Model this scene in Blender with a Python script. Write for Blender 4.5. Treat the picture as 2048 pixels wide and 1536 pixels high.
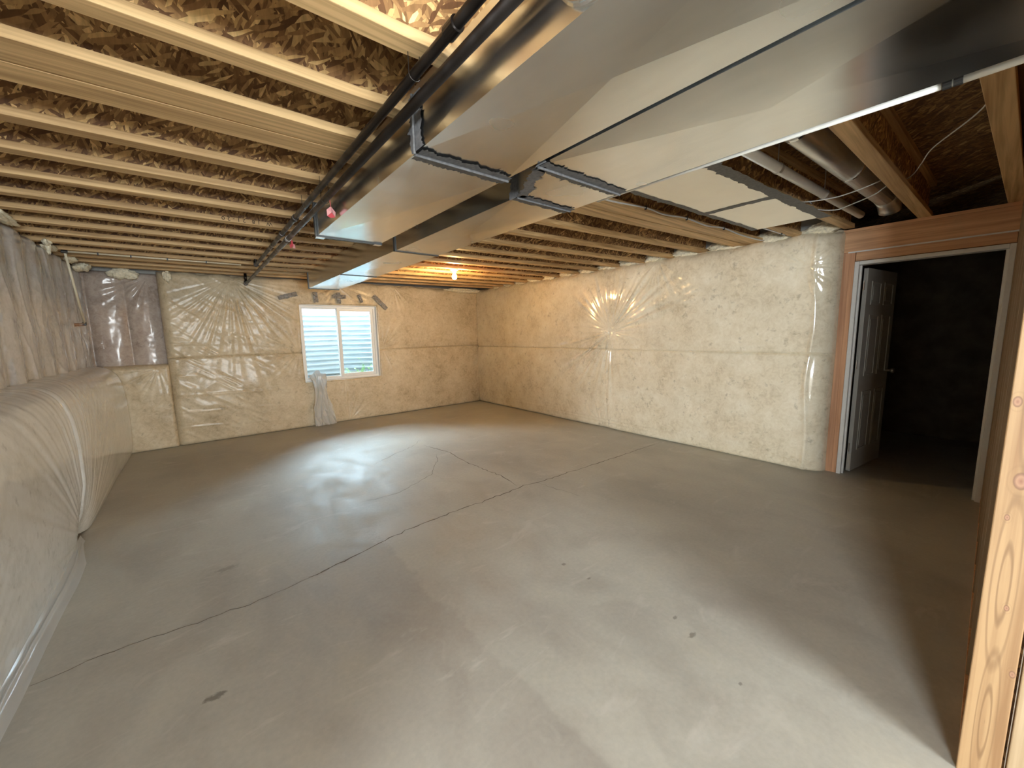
import bpy, bmesh, math, random
import numpy as np
from mathutils import Vector, Matrix

random.seed(7)
for o in list(bpy.data.objects):
    bpy.data.objects.remove(o, do_unlink=True)
scene = bpy.context.scene
COL = scene.collection

# ------------------------------------------------------------------ camera
F_PX, YAW, PITCH, ROLL, CAM_H = 777.64, 0.680, 0.131, -0.021, 1.515
cam_data = bpy.data.cameras.new('camera')
cam = bpy.data.objects.new('camera', cam_data)
COL.objects.link(cam)
cam_data.sensor_fit = 'HORIZONTAL'
cam_data.sensor_width = 36.0
cam_data.lens = 36.0 * F_PX / 2048.0
cam_data.clip_start = 0.02
cam_data.clip_end = 100
fw = Vector((math.sin(YAW) * math.cos(PITCH), math.cos(YAW) * math.cos(PITCH), -math.sin(PITCH)))
rt = Vector((math.cos(YAW), -math.sin(YAW), 0))
up = rt.cross(fw)
r2 = rt * math.cos(ROLL) + up * math.sin(ROLL)
u2 = -rt * math.sin(ROLL) + up * math.cos(ROLL)
M = Matrix((r2, u2, -fw)).transposed().to_4x4()
M.translation = (0, 0, CAM_H)
cam.matrix_world = M
scene.camera = cam

# ------------------------------------------------------------------ world, lights, exposure
SKY_STRENGTH = 1.35
AREA_SIDE = 285.0
AREA_BACK = 140.0
AREA_WELL = 1000.0
BULB_STRENGTH = 430.0
EXPOSURE = 1.5
world = bpy.data.worlds.new('overcast_sky')
scene.world = world
world.use_nodes = True
wn = world.node_tree
bg = wn.nodes['Background']
bg.inputs['Color'].default_value = (0.80, 0.92, 1.0, 1)
bg.inputs['Strength'].default_value = SKY_STRENGTH
vs = scene.view_settings
vs.view_transform = 'Standard'
vs.look = 'None'
vs.exposure = EXPOSURE
vs.gamma = 1.0
vs.use_curve_mapping = False
try:
    scene.cycles.use_denoising = True
    scene.cycles.max_bounces = 7
    scene.cycles.diffuse_bounces = 4
    scene.cycles.glossy_bounces = 4
    scene.cycles.use_adaptive_sampling = True
    scene.cycles.adaptive_threshold = 0.2
    scene.cycles.sample_clamp_indirect = 6.0
    scene.cycles.caustics_reflective = False
    scene.cycles.caustics_refractive = False
except Exception:
    pass

def area_light(name, loc, target, sx, sy, power, color):
    d = bpy.data.lights.new(name, 'AREA')
    d.shape = 'RECTANGLE'
    d.size, d.size_y, d.energy, d.color = sx, sy, power, color
    o = bpy.data.objects.new(name, d)
    COL.objects.link(o)
    o.location = loc
    o.rotation_euler = (Vector(target) - Vector(loc)).to_track_quat('-Z', 'Y').to_euler()
    return o
# daylight falling through the window at the end of the space behind and left of the camera
area_light('side_window_daylight', (-4.72, -2.20, 1.55), (2.5, 0.25, 1.0), 1.5, 1.3, AREA_SIDE, (0.90, 0.97, 1.0))
# added fill lamp, shining in through an invented opening behind the camera
area_light('back_fill_lamp', (.45, -4.22, 1.55), (1.1, 3.0, 1.0), 1.8, 1.3, AREA_BACK, (0.92, 0.98, 1.0))
# bright sky above the window well, aimed down through the far window
area_light('window_well_skylight', (2.0, 9.7, 3.7), (2.0, 7.0, 1.3), 5.0, 2.2, AREA_WELL, (0.62, 0.84, 1.0))

H = 2.44          # underside of the joists
D = 7.195         # face of the far wall insulation
R = 4.866         # face of the right wall insulation
DW = 5.05         # plane of the doorway wall

# ------------------------------------------------------------------ helpers
class MB:
    def __init__(self):
        self.v, self.f = [], []
    def quad_faces(self, faces, base):
        for f in faces:
            self.f.append(tuple(base + i for i in f))
    def box(self, x0, x1, y0, y1, z0, z1):
        b = len(self.v)
        self.v += [(x0,y0,z0),(x1,y0,z0),(x1,y1,z0),(x0,y1,z0),(x0,y0,z1),(x1,y0,z1),(x1,y1,z1),(x0,y1,z1)]
        self.quad_faces([(0,3,2,1),(4,5,6,7),(0,1,5,4),(1,2,6,5),(2,3,7,6),(3,0,4,7)], b)
        return self
    def hexa(self, pts):
        b = len(self.v)
        self.v += [tuple(p) for p in pts]
        self.quad_faces([(0,3,2,1),(4,5,6,7),(0,1,5,4),(1,2,6,5),(2,3,7,6),(3,0,4,7)], b)
        return self
    def tube(self, path, r, n=12, caps=True):
        path = [Vector(p) for p in path]
        rs = r if isinstance(r, (list, tuple)) else [r] * len(path)
        b = len(self.v)
        ref = None
        for i, p in enumerate(path):
            t = (path[min(i + 1, len(path) - 1)] - path[max(i - 1, 0)]).normalized()
            if ref is None:
                ref = Vector((0, 0, 1)) if abs(t.z) < .9 else Vector((1, 0, 0))
            a = t.cross(ref).normalized()
            c = a.cross(t).normalized()
            ref = c
            for k in range(n):
                g = 2 * math.pi * k / n
                q = p + a * (rs[i] * math.cos(g)) + c * (rs[i] * math.sin(g))
                self.v.append(tuple(q))
        for i in range(len(path) - 1):
            for k in range(n):
                k2 = (k + 1) % n
                self.f.append((b + i*n + k, b + i*n + k2, b + (i+1)*n + k2, b + (i+1)*n + k))
        if caps:
            self.f.append(tuple(b + k for k in range(n))[::-1])
            e = b + (len(path) - 1) * n
            self.f.append(tuple(e + k for k in range(n)))
        return self
    def lathe(self, prof, origin, axis='z', n=24):
        b = len(self.v)
        ox, oy, oz = origin
        for (r, h) in prof:
            for k in range(n):
                g = 2 * math.pi * k / n
                c, s = r * math.cos(g), r * math.sin(g)
                if axis == 'z': self.v.append((ox + c, oy + s, oz + h))
                elif axis == 'x': self.v.append((ox + h, oy + c, oz + s))
                else: self.v.append((ox + c, oy + h, oz + s))
        for i in range(len(prof) - 1):
            for k in range(n):
                k2 = (k + 1) % n
                self.f.append((b + i*n + k, b + i*n + k2, b + (i+1)*n + k2, b + (i+1)*n + k))
        return self
    def poly(self, pts):
        b = len(self.v)
        self.v += [tuple(p) for p in pts]
        self.f.append(tuple(range(b, b + len(pts))))
        return self
    def sweep(self, path, y0, y1, z0, z1):
        """rectangular bar along a path of (x, y) points"""
        b = len(self.v)
        for (x, y) in path:
            self.v += [(x, y + y0, z0), (x, y + y1, z0), (x, y + y1, z1), (x, y + y0, z1)]
        for i in range(len(path) - 1):
            a, c = b + 4*i, b + 4*(i+1)
            for k in range(4):
                k2 = (k + 1) % 4
                self.f.append((a + k, c + k, c + k2, a + k2))
        self.f.append((b, b+1, b+2, b+3))
        e = b + 4 * (len(path) - 1)
        self.f.append((e+3, e+2, e+1, e))
        return self
    def mesh(self, name, smooth=False, recalc=True):
        m = bpy.data.meshes.new(name)
        m.from_pydata(self.v, [], self.f)
        m.update()
        if recalc:
            bm = bmesh.new(); bm.from_mesh(m)
            bmesh.ops.recalc_face_normals(bm, faces=bm.faces)
            bm.to_mesh(m); bm.free()
        if smooth:
            for p in m.polygons: p.use_smooth = True
        return m
    def build(self, name, mat, parent=None, smooth=False, recalc=True, bevel=0):
        return link(name, self.mesh(name, smooth, recalc), mat, parent, bevel)

def link(name, mesh, mat, parent=None, bevel=0):
    o = bpy.data.objects.new(name, mesh)
    COL.objects.link(o)
    if mat is not None and not mesh.materials:
        mesh.materials.append(mat)
    if parent is not None:
        o.parent = parent
        o.matrix_parent_inverse = Matrix.Translation(-Vector(parent.location))
    if bevel:
        md = o.modifiers.new('bevel', 'BEVEL'); md.width = bevel; md.segments = 2; md.limit_method = 'ANGLE'
    return o

def tag(o, label, cat, group=None):
    o['label'] = label; o['category'] = cat
    if group: o['group'] = group
    return o
def struct(o, label=None):
    o['kind'] = 'structure'
    if label: o['label'] = label
    return o
def empty(name, loc=(0, 0, 0)):
    o = bpy.data.objects.new(name, None)
    o.location = loc
    o.empty_display_size = .1
    COL.objects.link(o)
    return o

def grid_mesh(name, X, Y, Z, mask=None, flip=False):
    nu, nv = X.shape
    co = np.stack([X, Y, Z], -1).reshape(-1, 3)
    I = np.arange(nu * nv).reshape(nu, nv)
    a, b, c, d = I[:-1, :-1], I[1:, :-1], I[1:, 1:], I[:-1, 1:]
    q = np.stack([a, b, c, d], -1)
    if flip: q = q[..., ::-1]
    if mask is not None:
        q = q[mask]
    q = q.reshape(-1, 4)
    used = np.zeros(len(co), bool); used[q.ravel()] = True
    remap = np.cumsum(used) - 1
    co = co[used]; q = remap[q]
    m = bpy.data.meshes.new(name)
    m.vertices.add(len(co)); m.vertices.foreach_set('co', co.astype(np.float32).ravel())
    m.loops.add(q.size); m.loops.foreach_set('vertex_index', q.astype(np.int32).ravel())
    m.polygons.add(len(q)); m.polygons.foreach_set('loop_start', np.arange(0, q.size, 4, dtype=np.int32))
    m.polygons.foreach_set('use_smooth', np.ones(len(q), bool))
    m.update(calc_edges=True)
    m.validate()
    return m

def vnoise(u, v, seed=0):
    """smooth value noise on numpy arrays"""
    u0, v0 = np.floor(u).astype(np.int64), np.floor(v).astype(np.int64)
    fu, fv = u - u0, v - v0
    fu, fv = fu*fu*(3-2*fu), fv*fv*(3-2*fv)
    def hsh(i, j):
        n = (i * 374761393 + j * 668265263 + seed * 974634777) & 0x7fffffff
        n = ((n ^ (n >> 13)) * 1274126177) & 0x7fffffff
        return ((n ^ (n >> 16)) & 0xffff) / 65535.0
    a, b, c, d = hsh(u0, v0), hsh(u0+1, v0), hsh(u0, v0+1), hsh(u0+1, v0+1)
    return (a*(1-fu)+b*fu)*(1-fv) + (c*(1-fu)+d*fu)*fv - .5
def fbm(u, v, seed=0, octv=4):
    s, a = 0, 1.0
    for k in range(octv):
        s = s + a * vnoise(u * 2**k, v * 2**k, seed + 17*k); a *= .5
    return s
def ridged(u, v, seed=0):
    return 1 - np.abs(2 * vnoise(u, v, seed)) * 2

def burst(u, v, cu, cv, amp, reach, n=34, seed=1, lobe=None, pinch=.03):
    """wrinkles of taut film running out from a pin"""
    du, dv = u - cu, v - cv
    r = np.hypot(du, dv) + 1e-6
    th = np.arctan2(dv, du)
    rng = np.random.RandomState(seed)
    w = 0
    for k in range(4):
        nn = int(n * (0.6 + .35 * k)) + rng.randint(3)
        w = w + np.cos(nn * th + rng.rand() * 6.28 + 1.5 * np.sin(3 * th + rng.rand() * 6)) * (1, .8, .6, .4)[k]
    # break the folds up along their length
    w = w * (0.55 + 0.9 * (vnoise(th * 9 + 40, r * 3.0, seed + 5) + .5))
    env = np.clip(r / .07, 0, 1) * np.exp(-(r / reach) ** 1.5)
    if lobe is not None:
        g = 0
        for (ang, width, gain) in lobe:
            dd = np.angle(np.exp(1j * (th - math.radians(ang))))
            g = g + gain * np.exp(-(dd / math.radians(width)) ** 2)
        env = env * (.15 + g)
    return amp * w * env - pinch * np.exp(-(r / .10))

def edge_round(d, r, depth):
    t = np.clip(1 - d / r, 0, 1)
    return -depth * (1 - np.sqrt(np.clip(1 - t*t, 0, 1)))

# ------------------------------------------------------------------ materials
def nmat(name):
    m = bpy.data.materials.new(name)
    m.use_nodes = True
    nt = m.node_tree
    b = nt.nodes['Principled BSDF']
    return m, nt, b
def N(nt, t, **kw):
    n = nt.nodes.new(t)
    for k, v in kw.items():
        setattr(n, k, v)
    return n
def L(nt, a, b): nt.links.new(a, b)
def coords(nt, scale=(1, 1, 1), rot=(0, 0, 0), loc=(0, 0, 0)):
    tc = N(nt, 'ShaderNodeTexCoord')
    mp = N(nt, 'ShaderNodeMapping')
    mp.inputs['Scale'].default_value = scale
    mp.inputs['Rotation'].default_value = rot
    mp.inputs['Location'].default_value = loc
    L(nt, tc.outputs['Object'], mp.inputs['Vector'])
    return mp.outputs['Vector']
def noise(nt, vec, scale, detail=4, rough=.55, dist=0.0):
    n = N(nt, 'ShaderNodeTexNoise')
    n.inputs['Scale'].default_value = scale
    n.inputs['Detail'].default_value = detail
    n.inputs['Roughness'].default_value = rough
    n.inputs['Distortion'].default_value = dist
    if vec is not None: L(nt, vec, n.inputs['Vector'])
    return n
def ramp(nt, fac, stops):
    r = N(nt, 'ShaderNodeValToRGB')
    e = r.color_ramp.elements
    while len(e) < len(stops): e.new(.5)
    for i, (p, c) in enumerate(stops):
        e[i].position = p
        e[i].color = (c[0], c[1], c[2], 1) if len(c) == 3 else c
    if fac is not None: L(nt, fac, r.inputs['Fac'])
    return r.outputs['Color']
def mix(nt, a, b, fac, mode='MIX'):
    m = N(nt, 'ShaderNodeMix', data_type='RGBA', blend_type=mode)
    for s, i in ((a, 6), (b, 7)):
        if isinstance(s, tuple): m.inputs[i].default_value = (*s, 1) if len(s) == 3 else s
        else: L(nt, s, m.inputs[i])
    if isinstance(fac, float): m.inputs[0].default_value = fac
    else: L(nt, fac, m.inputs[0])
    return m.outputs[2]
def math_(nt, op, a, b=None, clamp=False):
    m = N(nt, 'ShaderNodeMath', operation=op, use_clamp=clamp)
    for i, s in enumerate((a, b)):
        if s is None: continue
        if isinstance(s, (int, float)): m.inputs[i].default_value = s
        else: L(nt, s, m.inputs[i])
    return m.outputs[0]
def maprange(nt, v, a, b, c=0.0, d=1.0, smooth=False):
    m = N(nt, 'ShaderNodeMapRange')
    if smooth: m.interpolation_type = 'SMOOTHSTEP'
    L(nt, v, m.inputs[0])
    for i, x in enumerate((a, b, c, d)): m.inputs[i + 1].default_value = x
    return m.outputs[0]
def bump(nt, b, h, strength, dist=.01, coat=False):
    n = N(nt, 'ShaderNodeBump')
    n.inputs['Strength'].default_value = strength
    n.inputs['Distance'].default_value = dist
    L(nt, h, n.inputs['Height'])
    L(nt, n.outputs['Normal'], b.inputs['Normal'])
    if coat: L(nt, n.outputs['Normal'], b.inputs['Coat Normal'])
    return n.outputs['Normal']
def plain(name, col, rough=.5, metal=0.0, spec=.5, var=.12, scale=30.0):
    m, nt, b = nmat(name)
    n = noise(nt, coords(nt), scale, 3)
    c2 = tuple(max(0, c * (1 - var)) for c in col); c1 = tuple(min(1, c * (1 + var)) for c in col)
    L(nt, ramp(nt, n.outputs['Fac'], [(.3, c2), (.7, c1)]), b.inputs['Base Color'])
    b.inputs['Roughness'].default_value = rough
    b.inputs['Metallic'].default_value = metal
    b.inputs['Specular IOR Level'].default_value = spec
    return m

MAT = {}
def mk_lumber(name, axis, light, dark, knots=(), rough=.6):
    m, nt, b = nmat(name)
    sc = {'x': (1.2, 42, 42), 'y': (42, 1.2, 42), 'z': (42, 42, 1.2)}[axis]
    sc2 = {'x': (.5, 11, 11), 'y': (11, .5, 11), 'z': (11, 11, .5)}[axis]
    v = coords(nt, sc); v2 = coords(nt, sc2)
    if knots:
        tc = N(nt, 'ShaderNodeTexCoord')
        near = None
        for (k, rad) in knots:
            s = N(nt, 'ShaderNodeVectorMath', operation='SUBTRACT'); L(nt, tc.outputs['Object'], s.inputs[0]); s.inputs[1].default_value = k
            q = N(nt, 'ShaderNodeVectorMath', operation='MULTIPLY'); L(nt, s.outputs[0], q.inputs[0]); q.inputs[1].default_value = (0, 1.0/rad, .55/rad)
            l = N(nt, 'ShaderNodeVectorMath', operation='LENGTH'); L(nt, q.outputs[0], l.inputs[0])
            near = l.outputs['Value'] if near is None else math_(nt, 'MINIMUM', near, l.outputs['Value'])
    n1 = noise(nt, v, 1.0, 3, .6, .4)
    n2 = noise(nt, v2, 1.0, 2, .5, 1.2)
    f = math_(nt, 'ADD', math_(nt, 'MULTIPLY', n1.outputs['Fac'], .55), math_(nt, 'MULTIPLY', n2.outputs['Fac'], .45))
    mid = tuple((a + c) / 2 for a, c in zip(light, dark))
    col = ramp(nt, f, [(.38, dark), (.5, mid), (.60, light)])
    if knots:
        # growth rings bending round the knots, and the dark knots themselves
        ring = math_(nt, 'SINE', math_(nt, 'MULTIPLY', math_(nt, 'ADD', near, math_(nt, 'MULTIPLY', n2.outputs['Fac'], .7)), 7.0))
        zone = maprange(nt, near, .9, 2.4, 1.0, 0.0, True)
        rf = math_(nt, 'MULTIPLY', maprange(nt, ring, .2, 1.0), math_(nt, 'MULTIPLY', zone, .30))
        col = mix(nt, col, tuple(c * .62 for c in dark), rf)
        # cathedral figure: long nested ovals of late wood
        for (cyy, czz, ry_, rz_) in ((-.088, .70, .020, .22), (-.092, .22, .016, .20), (-.10, 1.36, .02, .24)):
            s = N(nt, 'ShaderNodeVectorMath', operation='SUBTRACT'); L(nt, tc.outputs['Object'], s.inputs[0]); s.inputs[1].default_value = (1.886, cyy, czz)
            q = N(nt, 'ShaderNodeVectorMath', operation='MULTIPLY'); L(nt, s.outputs[0], q.inputs[0]); q.inputs[1].default_value = (0, 1/ry_, 1/rz_)
            l = N(nt, 'ShaderNodeVectorMath', operation='LENGTH'); L(nt, q.outputs[0], l.inputs[0])
            dd = math_(nt, 'ADD', l.outputs['Value'], math_(nt, 'MULTIPLY', n2.outputs['Fac'], .5))
            rg = maprange(nt, math_(nt, 'SINE', math_(nt, 'MULTIPLY', dd, 9.0)), .35, 1.0)
            zn = maprange(nt, l.outputs['Value'], 1.0, 1.9, 1.0, 0.0, True)
            col = mix(nt, col, tuple(c * .75 for c in dark), math_(nt, 'MULTIPLY', math_(nt, 'MULTIPLY', rg, zn), .75))
        kf = maprange(nt, near, .75, 1.05, 1.0, 0.0, True)
        kc = ramp(nt, near, [(.0, (.20, .09, .05)), (.5, (.30, .16, .09)), (.9, (.13, .06, .03))])
        col = mix(nt, col, kc, kf)
    L(nt, col, b.inputs['Base Color'])
    b.inputs['Roughness'].default_value = rough
    return m
MAT['flange'] = mk_lumber('joist_flange_lumber', 'x', (.72, .485, .235), (.40, .24, .10))
MAT['stud'] = mk_lumber('near_stud_lumber', 'z', (.345, .215, .103), (.225, .12, .05),
                        knots=[((1.886, -.090, 1.04), .016), ((1.886, -.062, 1.28), .010), ((1.886, -.130, .42), .007), ((1.886, -.075, .92), .006), ((1.886, -.10, .63), .006)])
MAT['stud_pale'] = mk_lumber('pale_stud_lumber', 'z', (.40, .29, .175), (.28, .19, .10))
MAT['frame_z'] = mk_lumber('doorway_stud_lumber', 'z', (.64, .34, .18), (.42, .20, .10))
MAT['frame_y'] = mk_lumber('doorway_header_lumber', 'y', (.74, .43, .23), (.50, .26, .13))

def mk_osb(name, plane, tint=1.0, ang=0.0):
    """oriented strand board: several layers of long chips"""
    m, nt, b = nmat(name)
    col = None; hsum = None
    layers = [(.25, 1.0), (.9, 1.3), (-.45, .8), (-1.0, 1.1)]
    tc = N(nt, 'ShaderNodeTexCoord')
    wob = noise(nt, tc.outputs['Object'], 5.0, 2)
    ws = N(nt, 'ShaderNodeVectorMath', operation='SCALE'); L(nt, wob.outputs['Color'], ws.inputs[0]); ws.inputs['Scale'].default_value = .022
    wa = N(nt, 'ShaderNodeVectorMath', operation='ADD'); L(nt, tc.outputs['Object'], wa.inputs[0]); L(nt, ws.outputs[0], wa.inputs[1])
    if plane == 'xz':
        # lay the board's own x-z plane (y shifted in so neighbours differ) onto the 2D chips
        sp = N(nt, 'ShaderNodeSeparateXYZ'); L(nt, wa.outputs[0], sp.inputs[0])
        cb_ = N(nt, 'ShaderNodeCombineXYZ')
        L(nt, math_(nt, 'ADD', sp.outputs[0], math_(nt, 'MULTIPLY', sp.outputs[1], 2.3)), cb_.inputs[0]); L(nt, sp.outputs[2], cb_.inputs[1])
        wa = cb_
    for i, (a, s) in enumerate(layers):
        mp = N(nt, 'ShaderNodeMapping', vector_type='TEXTURE')
        L(nt, wa.outputs[0], mp.inputs['Vector'])
        mp.inputs['Rotation'].default_value = (0, 0, a + ang); mp.inputs['Scale'].default_value = (.0125*s, .060*s, 1.0)
        mp.inputs['Location'].default_value = (i * 3.7, i * 1.3, i * 2.1)
        vo = N(nt, 'ShaderNodeTexVoronoi', feature='F1', voronoi_dimensions='2D')
        vo.inputs['Scale'].default_value = 1.0
        vo.inputs['Randomness'].default_value = .95
        L(nt, mp.outputs[0], vo.inputs['Vector'])
        sep = N(nt, 'ShaderNodeSeparateColor'); L(nt, vo.outputs['Color'], sep.inputs[0])
        T = tint
        c = ramp(nt, sep.outputs[0], [(.0, (.085*T, .038*T, .015*T)), (.35, (.175*T, .092*T, .037*T)), (.65, (.28*T, .162*T, .066*T)), (.9, (.46*T, .30*T, .125*T)), (1.0, (.62*T, .45*T, .21*T))])
        if col is None:
            col, hsum = c, sep.outputs[0]
        else:
            pick = maprange(nt, sep.outputs[1], .60, .64)
            col = mix(nt, col, c, pick)
            hm = N(nt, 'ShaderNodeMix', data_type='FLOAT'); L(nt, pick, hm.inputs[0]); L(nt, hsum, hm.inputs[2]); L(nt, sep.outputs[0], hm.inputs[3])
            hsum = hm.outputs[0]
    # fibres and weather stains
    fib = noise(nt, coords(nt, (60, 60, 14) if plane == 'xz' else (60, 14, 60)), 1.0, 2, .6)
    col = mix(nt, col, ramp(nt, fib.outputs['Fac'], [(.3, (.55, .5, .45)), (.65, (1.15, 1.12, 1.1))]), .55, 'MULTIPLY')
    st = noise(nt, coords(nt), 2.3, 3, .6)
    col = mix(nt, col, ramp(nt, st.outputs['Fac'], [(.35, (.60, .54, .50)), (.6, (1.05, 1.05, 1.05))]), .75, 'MULTIPLY')
    L(nt, col, b.inputs['Base Color'])
    b.inputs['Roughness'].default_value = .55
    return m
MAT['osb_web'] = mk_osb('strand_board_web', 'xz', 1.7)
MAT['osb_floor'] = mk_osb('strand_board_subfloor', 'xy', 1.1)

def mk_concrete():
    m, nt, b = nmat('concrete_slab')
    tc = N(nt, 'ShaderNodeTexCoord')
    sep = N(nt, 'ShaderNodeSeparateXYZ'); L(nt, tc.outputs['Object'], sep.inputs[0])
    big = noise(nt, coords(nt), .9, 4, .5, .3)
    med = noise(nt, coords(nt, (1.0, .6, 1)), 3.2, 4, .6, .6)
    fine = noise(nt, coords(nt), 42, 2, .6)
    base = ramp(nt, big.outputs['Fac'], [(.30, (.40, .385, .34)), (.5, (.46, .445, .39)), (.70, (.50, .485, .425))])
    col = mix(nt, base, ramp(nt, med.outputs['Fac'], [(.3, (.84, .82, .82)), (.55, (1, 1, 1)), (.75, (1.08, 1.07, 1.03))]), .8, 'MULTIPLY')
    col = mix(nt, col, ramp(nt, fine.outputs['Fac'], [(.3, (.93, .93, .93)), (.7, (1.05, 1.05, 1.05))]), .7, 'MULTIPLY')
    # damp-looking stain with a ragged edge along x = 1
    wob = noise(nt, coords(nt), 1.6, 5, .62)
    edge = math_(nt, 'ADD', sep.outputs[0], math_(nt, 'MULTIPLY', math_(nt, 'SUBTRACT', wob.outputs['Fac'], .5), .42))
    sharp = maprange(nt, edge, .955, .985, 1.0, 0.0)
    fade = maprange(nt, sep.outputs[0], -.5, .95, .25, 1.0, True)
    fy = maprange(nt, sep.outputs[1], 2.3, 3.4, 1.0, 0.0, True)
    sf = math_(nt, 'MULTIPLY', math_(nt, 'MULTIPLY', sharp, fade), fy)
    col = mix(nt, col, (.80, .77, .77), math_(nt, 'MULTIPLY', sf, .55), 'MULTIPLY')
    # pale trowel smears
    sm = noise(nt, coords(nt, (1.0, 2.2, 1), (0, 0, .5)), 1.9, 4, .65, 1.2)
    col = mix(nt, col, (.60, .575, .52), maprange(nt, sm.outputs['Fac'], .58, .75, 0.0, .55))
    # a few scuffs and dark spots
    def spot(px, py, rx, ry, c, gain, sh=.5):
        s = N(nt, 'ShaderNodeVectorMath', operation='SUBTRACT'); L(nt, tc.outputs['Object'], s.inputs[0]); s.inputs[1].default_value = (px, py, 0)
        q = N(nt, 'ShaderNodeVectorMath', operation='MULTIPLY'); L(nt, s.outputs[0], q.inputs[0]); q.inputs[1].default_value = (1/rx, 1/ry, 0)
        l = N(nt, 'ShaderNodeVectorMath', operation='LENGTH'); L(nt, q.outputs[0], l.inputs[0])
        d = math_(nt, 'ADD', l.outputs['Value'], math_(nt, 'MULTIPLY', math_(nt, 'SUBTRACT', fine.outputs['Fac'], .5), 1.6))
        return mix(nt, col, c, maprange(nt, d, sh, 1.1, gain, 0.0, True))
    for a in ((-.08, 1.963, .045, .02, (.16, .145, .12), .8), (.02, 3.08, .06, .035, (.2, .18, .15), .4),
              (1.743, 1.651, .02, .014, (.17, .15, .13), .7), (1.748, 1.446, .016, .012, (.17, .15, .13), .7), (1.787, .818, .03, .014, (.17, .155, .13), .7),
              (1.835, .935, .018, .012, (.16, .145, .12), .6), (1.674, .556, .014, .008, (.14, .12, .1), .6), (1.15, 2.85, .30, .28, (.56, .54, .49), .45)):
        col = spot(*a)
    L(nt, col, b.inputs['Base Color'])
    L(nt, ramp(nt, med.outputs['Fac'], [(.35, (.48,)*3), (.7, (.68,)*3)]), b.inputs['Roughness'])
    b.inputs['Specular IOR Level'].default_value = .45
    hb = noise(nt, coords(nt), 4.0, 2, .5)
    bump(nt, b, hb.outputs['Fac'], .15, .02)
    return m
MAT['concrete'] = mk_concrete()
MAT['concrete_wall'] = plain('foundation_concrete', (.36, .35, .32), .8, scale=6)

def mk_film(name, c_lo, c_mid, c_hi, coat=.95, crough=.09, streak=None, wr=.22, ior=1.85):
    """fibreglass batt seen through a glossy clear film"""
    m, nt, b = nmat(name)
    v = coords(nt)
    a = noise(nt, v, 2.6, 4, .7)
    f = noise(nt, v, 17, 3, .65, 1.2)
    fac = math_(nt, 'ADD', math_(nt, 'MULTIPLY', a.outputs['Fac'], .6), math_(nt, 'MULTIPLY', f.outputs['Fac'], .4))
    col = ramp(nt, fac, [(.33, c_lo), (.48, c_mid), (.66, c_hi)])
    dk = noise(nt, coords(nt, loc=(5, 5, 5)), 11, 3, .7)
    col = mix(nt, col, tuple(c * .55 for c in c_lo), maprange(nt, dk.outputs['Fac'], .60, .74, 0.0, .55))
    if streak:
        s = noise(nt, coords(nt, streak), 1.0, 4, .6)
        col = mix(nt, col, ramp(nt, s.outputs['Fac'], [(.35, (.70, .67, .65)), (.65, (1.1, 1.1, 1.1))]), .4, 'MULTIPLY')
    L(nt, col, b.inputs['Base Color'])
    b.inputs['Roughness'].default_value = .55
    b.inputs['Specular IOR Level'].default_value = .25
    b.inputs['Coat Weight'].default_value = coat
    b.inputs['Coat Roughness'].default_value = crough
    b.inputs['Coat IOR'].default_value = ior
    w = noise(nt, v, 9.0, 1, .5)
    bump(nt, b, w.outputs['Fac'], wr * .35, .012, True)
    return m
MAT['film_cream'] = mk_film('film_over_cream_batt', (.53, .445, .31), (.69, .61, .455), (.79, .725, .58))
MAT['film_tan'] = mk_film('film_over_tan_batt', (.42, .33, .205), (.59, .485, .325), (.71, .61, .44), coat=.5, crough=.22, ior=1.4)
MAT['film_grey'] = mk_film('film_over_grey_batt', (.66, .68, .66), (.78, .80, .785), (.85, .87, .86), coat=.9, crough=.12)
MAT['film_mauve'] = mk_film('film_over_mauve_batt', (.42, .40, .385), (.57, .555, .54), (.70, .69, .68), coat=1.0, crough=.08, wr=.15)
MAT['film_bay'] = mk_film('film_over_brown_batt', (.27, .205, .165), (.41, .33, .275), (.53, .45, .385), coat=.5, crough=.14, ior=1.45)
MAT['batt'] = plain('loose_fibreglass', (.80, .73, .56), .9, spec=.1, var=.22, scale=40)

def mk_metal(name, base, r0, r1, sc=3.0):
    m, nt, b = nmat(name)
    n = noise(nt, coords(nt), sc, 2, .5)
    n2 = noise(nt, coords(nt, (1, .25, 1)), 22, 3, .6)
    L(nt, ramp(nt, n2.outputs['Fac'], [(.3, tuple(c * .94 for c in base)), (.7, base)]), b.inputs['Base Color'])
    L(nt, ramp(nt, n.outputs['Fac'], [(.3, (r0,)*3), (.72, (r1,)*3)]), b.inputs['Roughness'])
    b.inputs['Metallic'].default_value = 1.0
    bump(nt, b, n.outputs['Fac'], .05, .02)
    return m
MAT['galv'] = mk_metal('galvanised_sheet', (.87, .90, .91), .15, .29)
MAT['galv_dull'] = mk_metal('dull_galvanised_sheet', (.70, .69, .66), .30, .48)
MAT['panning'] = plain('satin_panning_sheet', (.93, .90, .83), .42, .85, var=.02, scale=4)
MAT['mastic'] = plain('grey_duct_mastic', (.09, .09, .093), .55, var=.35, scale=60)
MAT['cleat'] = plain('dark_seam_tape', (.10, .105, .105), .45, .4)
MAT['pipe_black'] = mk_metal('black_iron_pipe', (.055, .048, .045), .28, .5, 12)
MAT['white_pvc'] = plain('white_plastic_pipe', (.84, .84, .80), .3, var=.03)
MAT['cpvc'] = plain('cream_plastic_pipe', (.72, .64, .47), .4, var=.05)
MAT['copper'] = plain('copper_pipe', (.62, .30, .15), .3, 1.0)
MAT['black_rubber'] = plain('black_plastic', (.02, .02, .02), .4)
MAT['cable'] = plain('grey_cable_sheath', (.62, .62, .60), .45, var=.05)
MAT['vinyl'] = plain('white_vinyl', (.86, .86, .83), .35, var=.02)
MAT['paint_white'] = plain('white_painted_trim', (.72, .71, .68), .45, var=.03)
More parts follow.
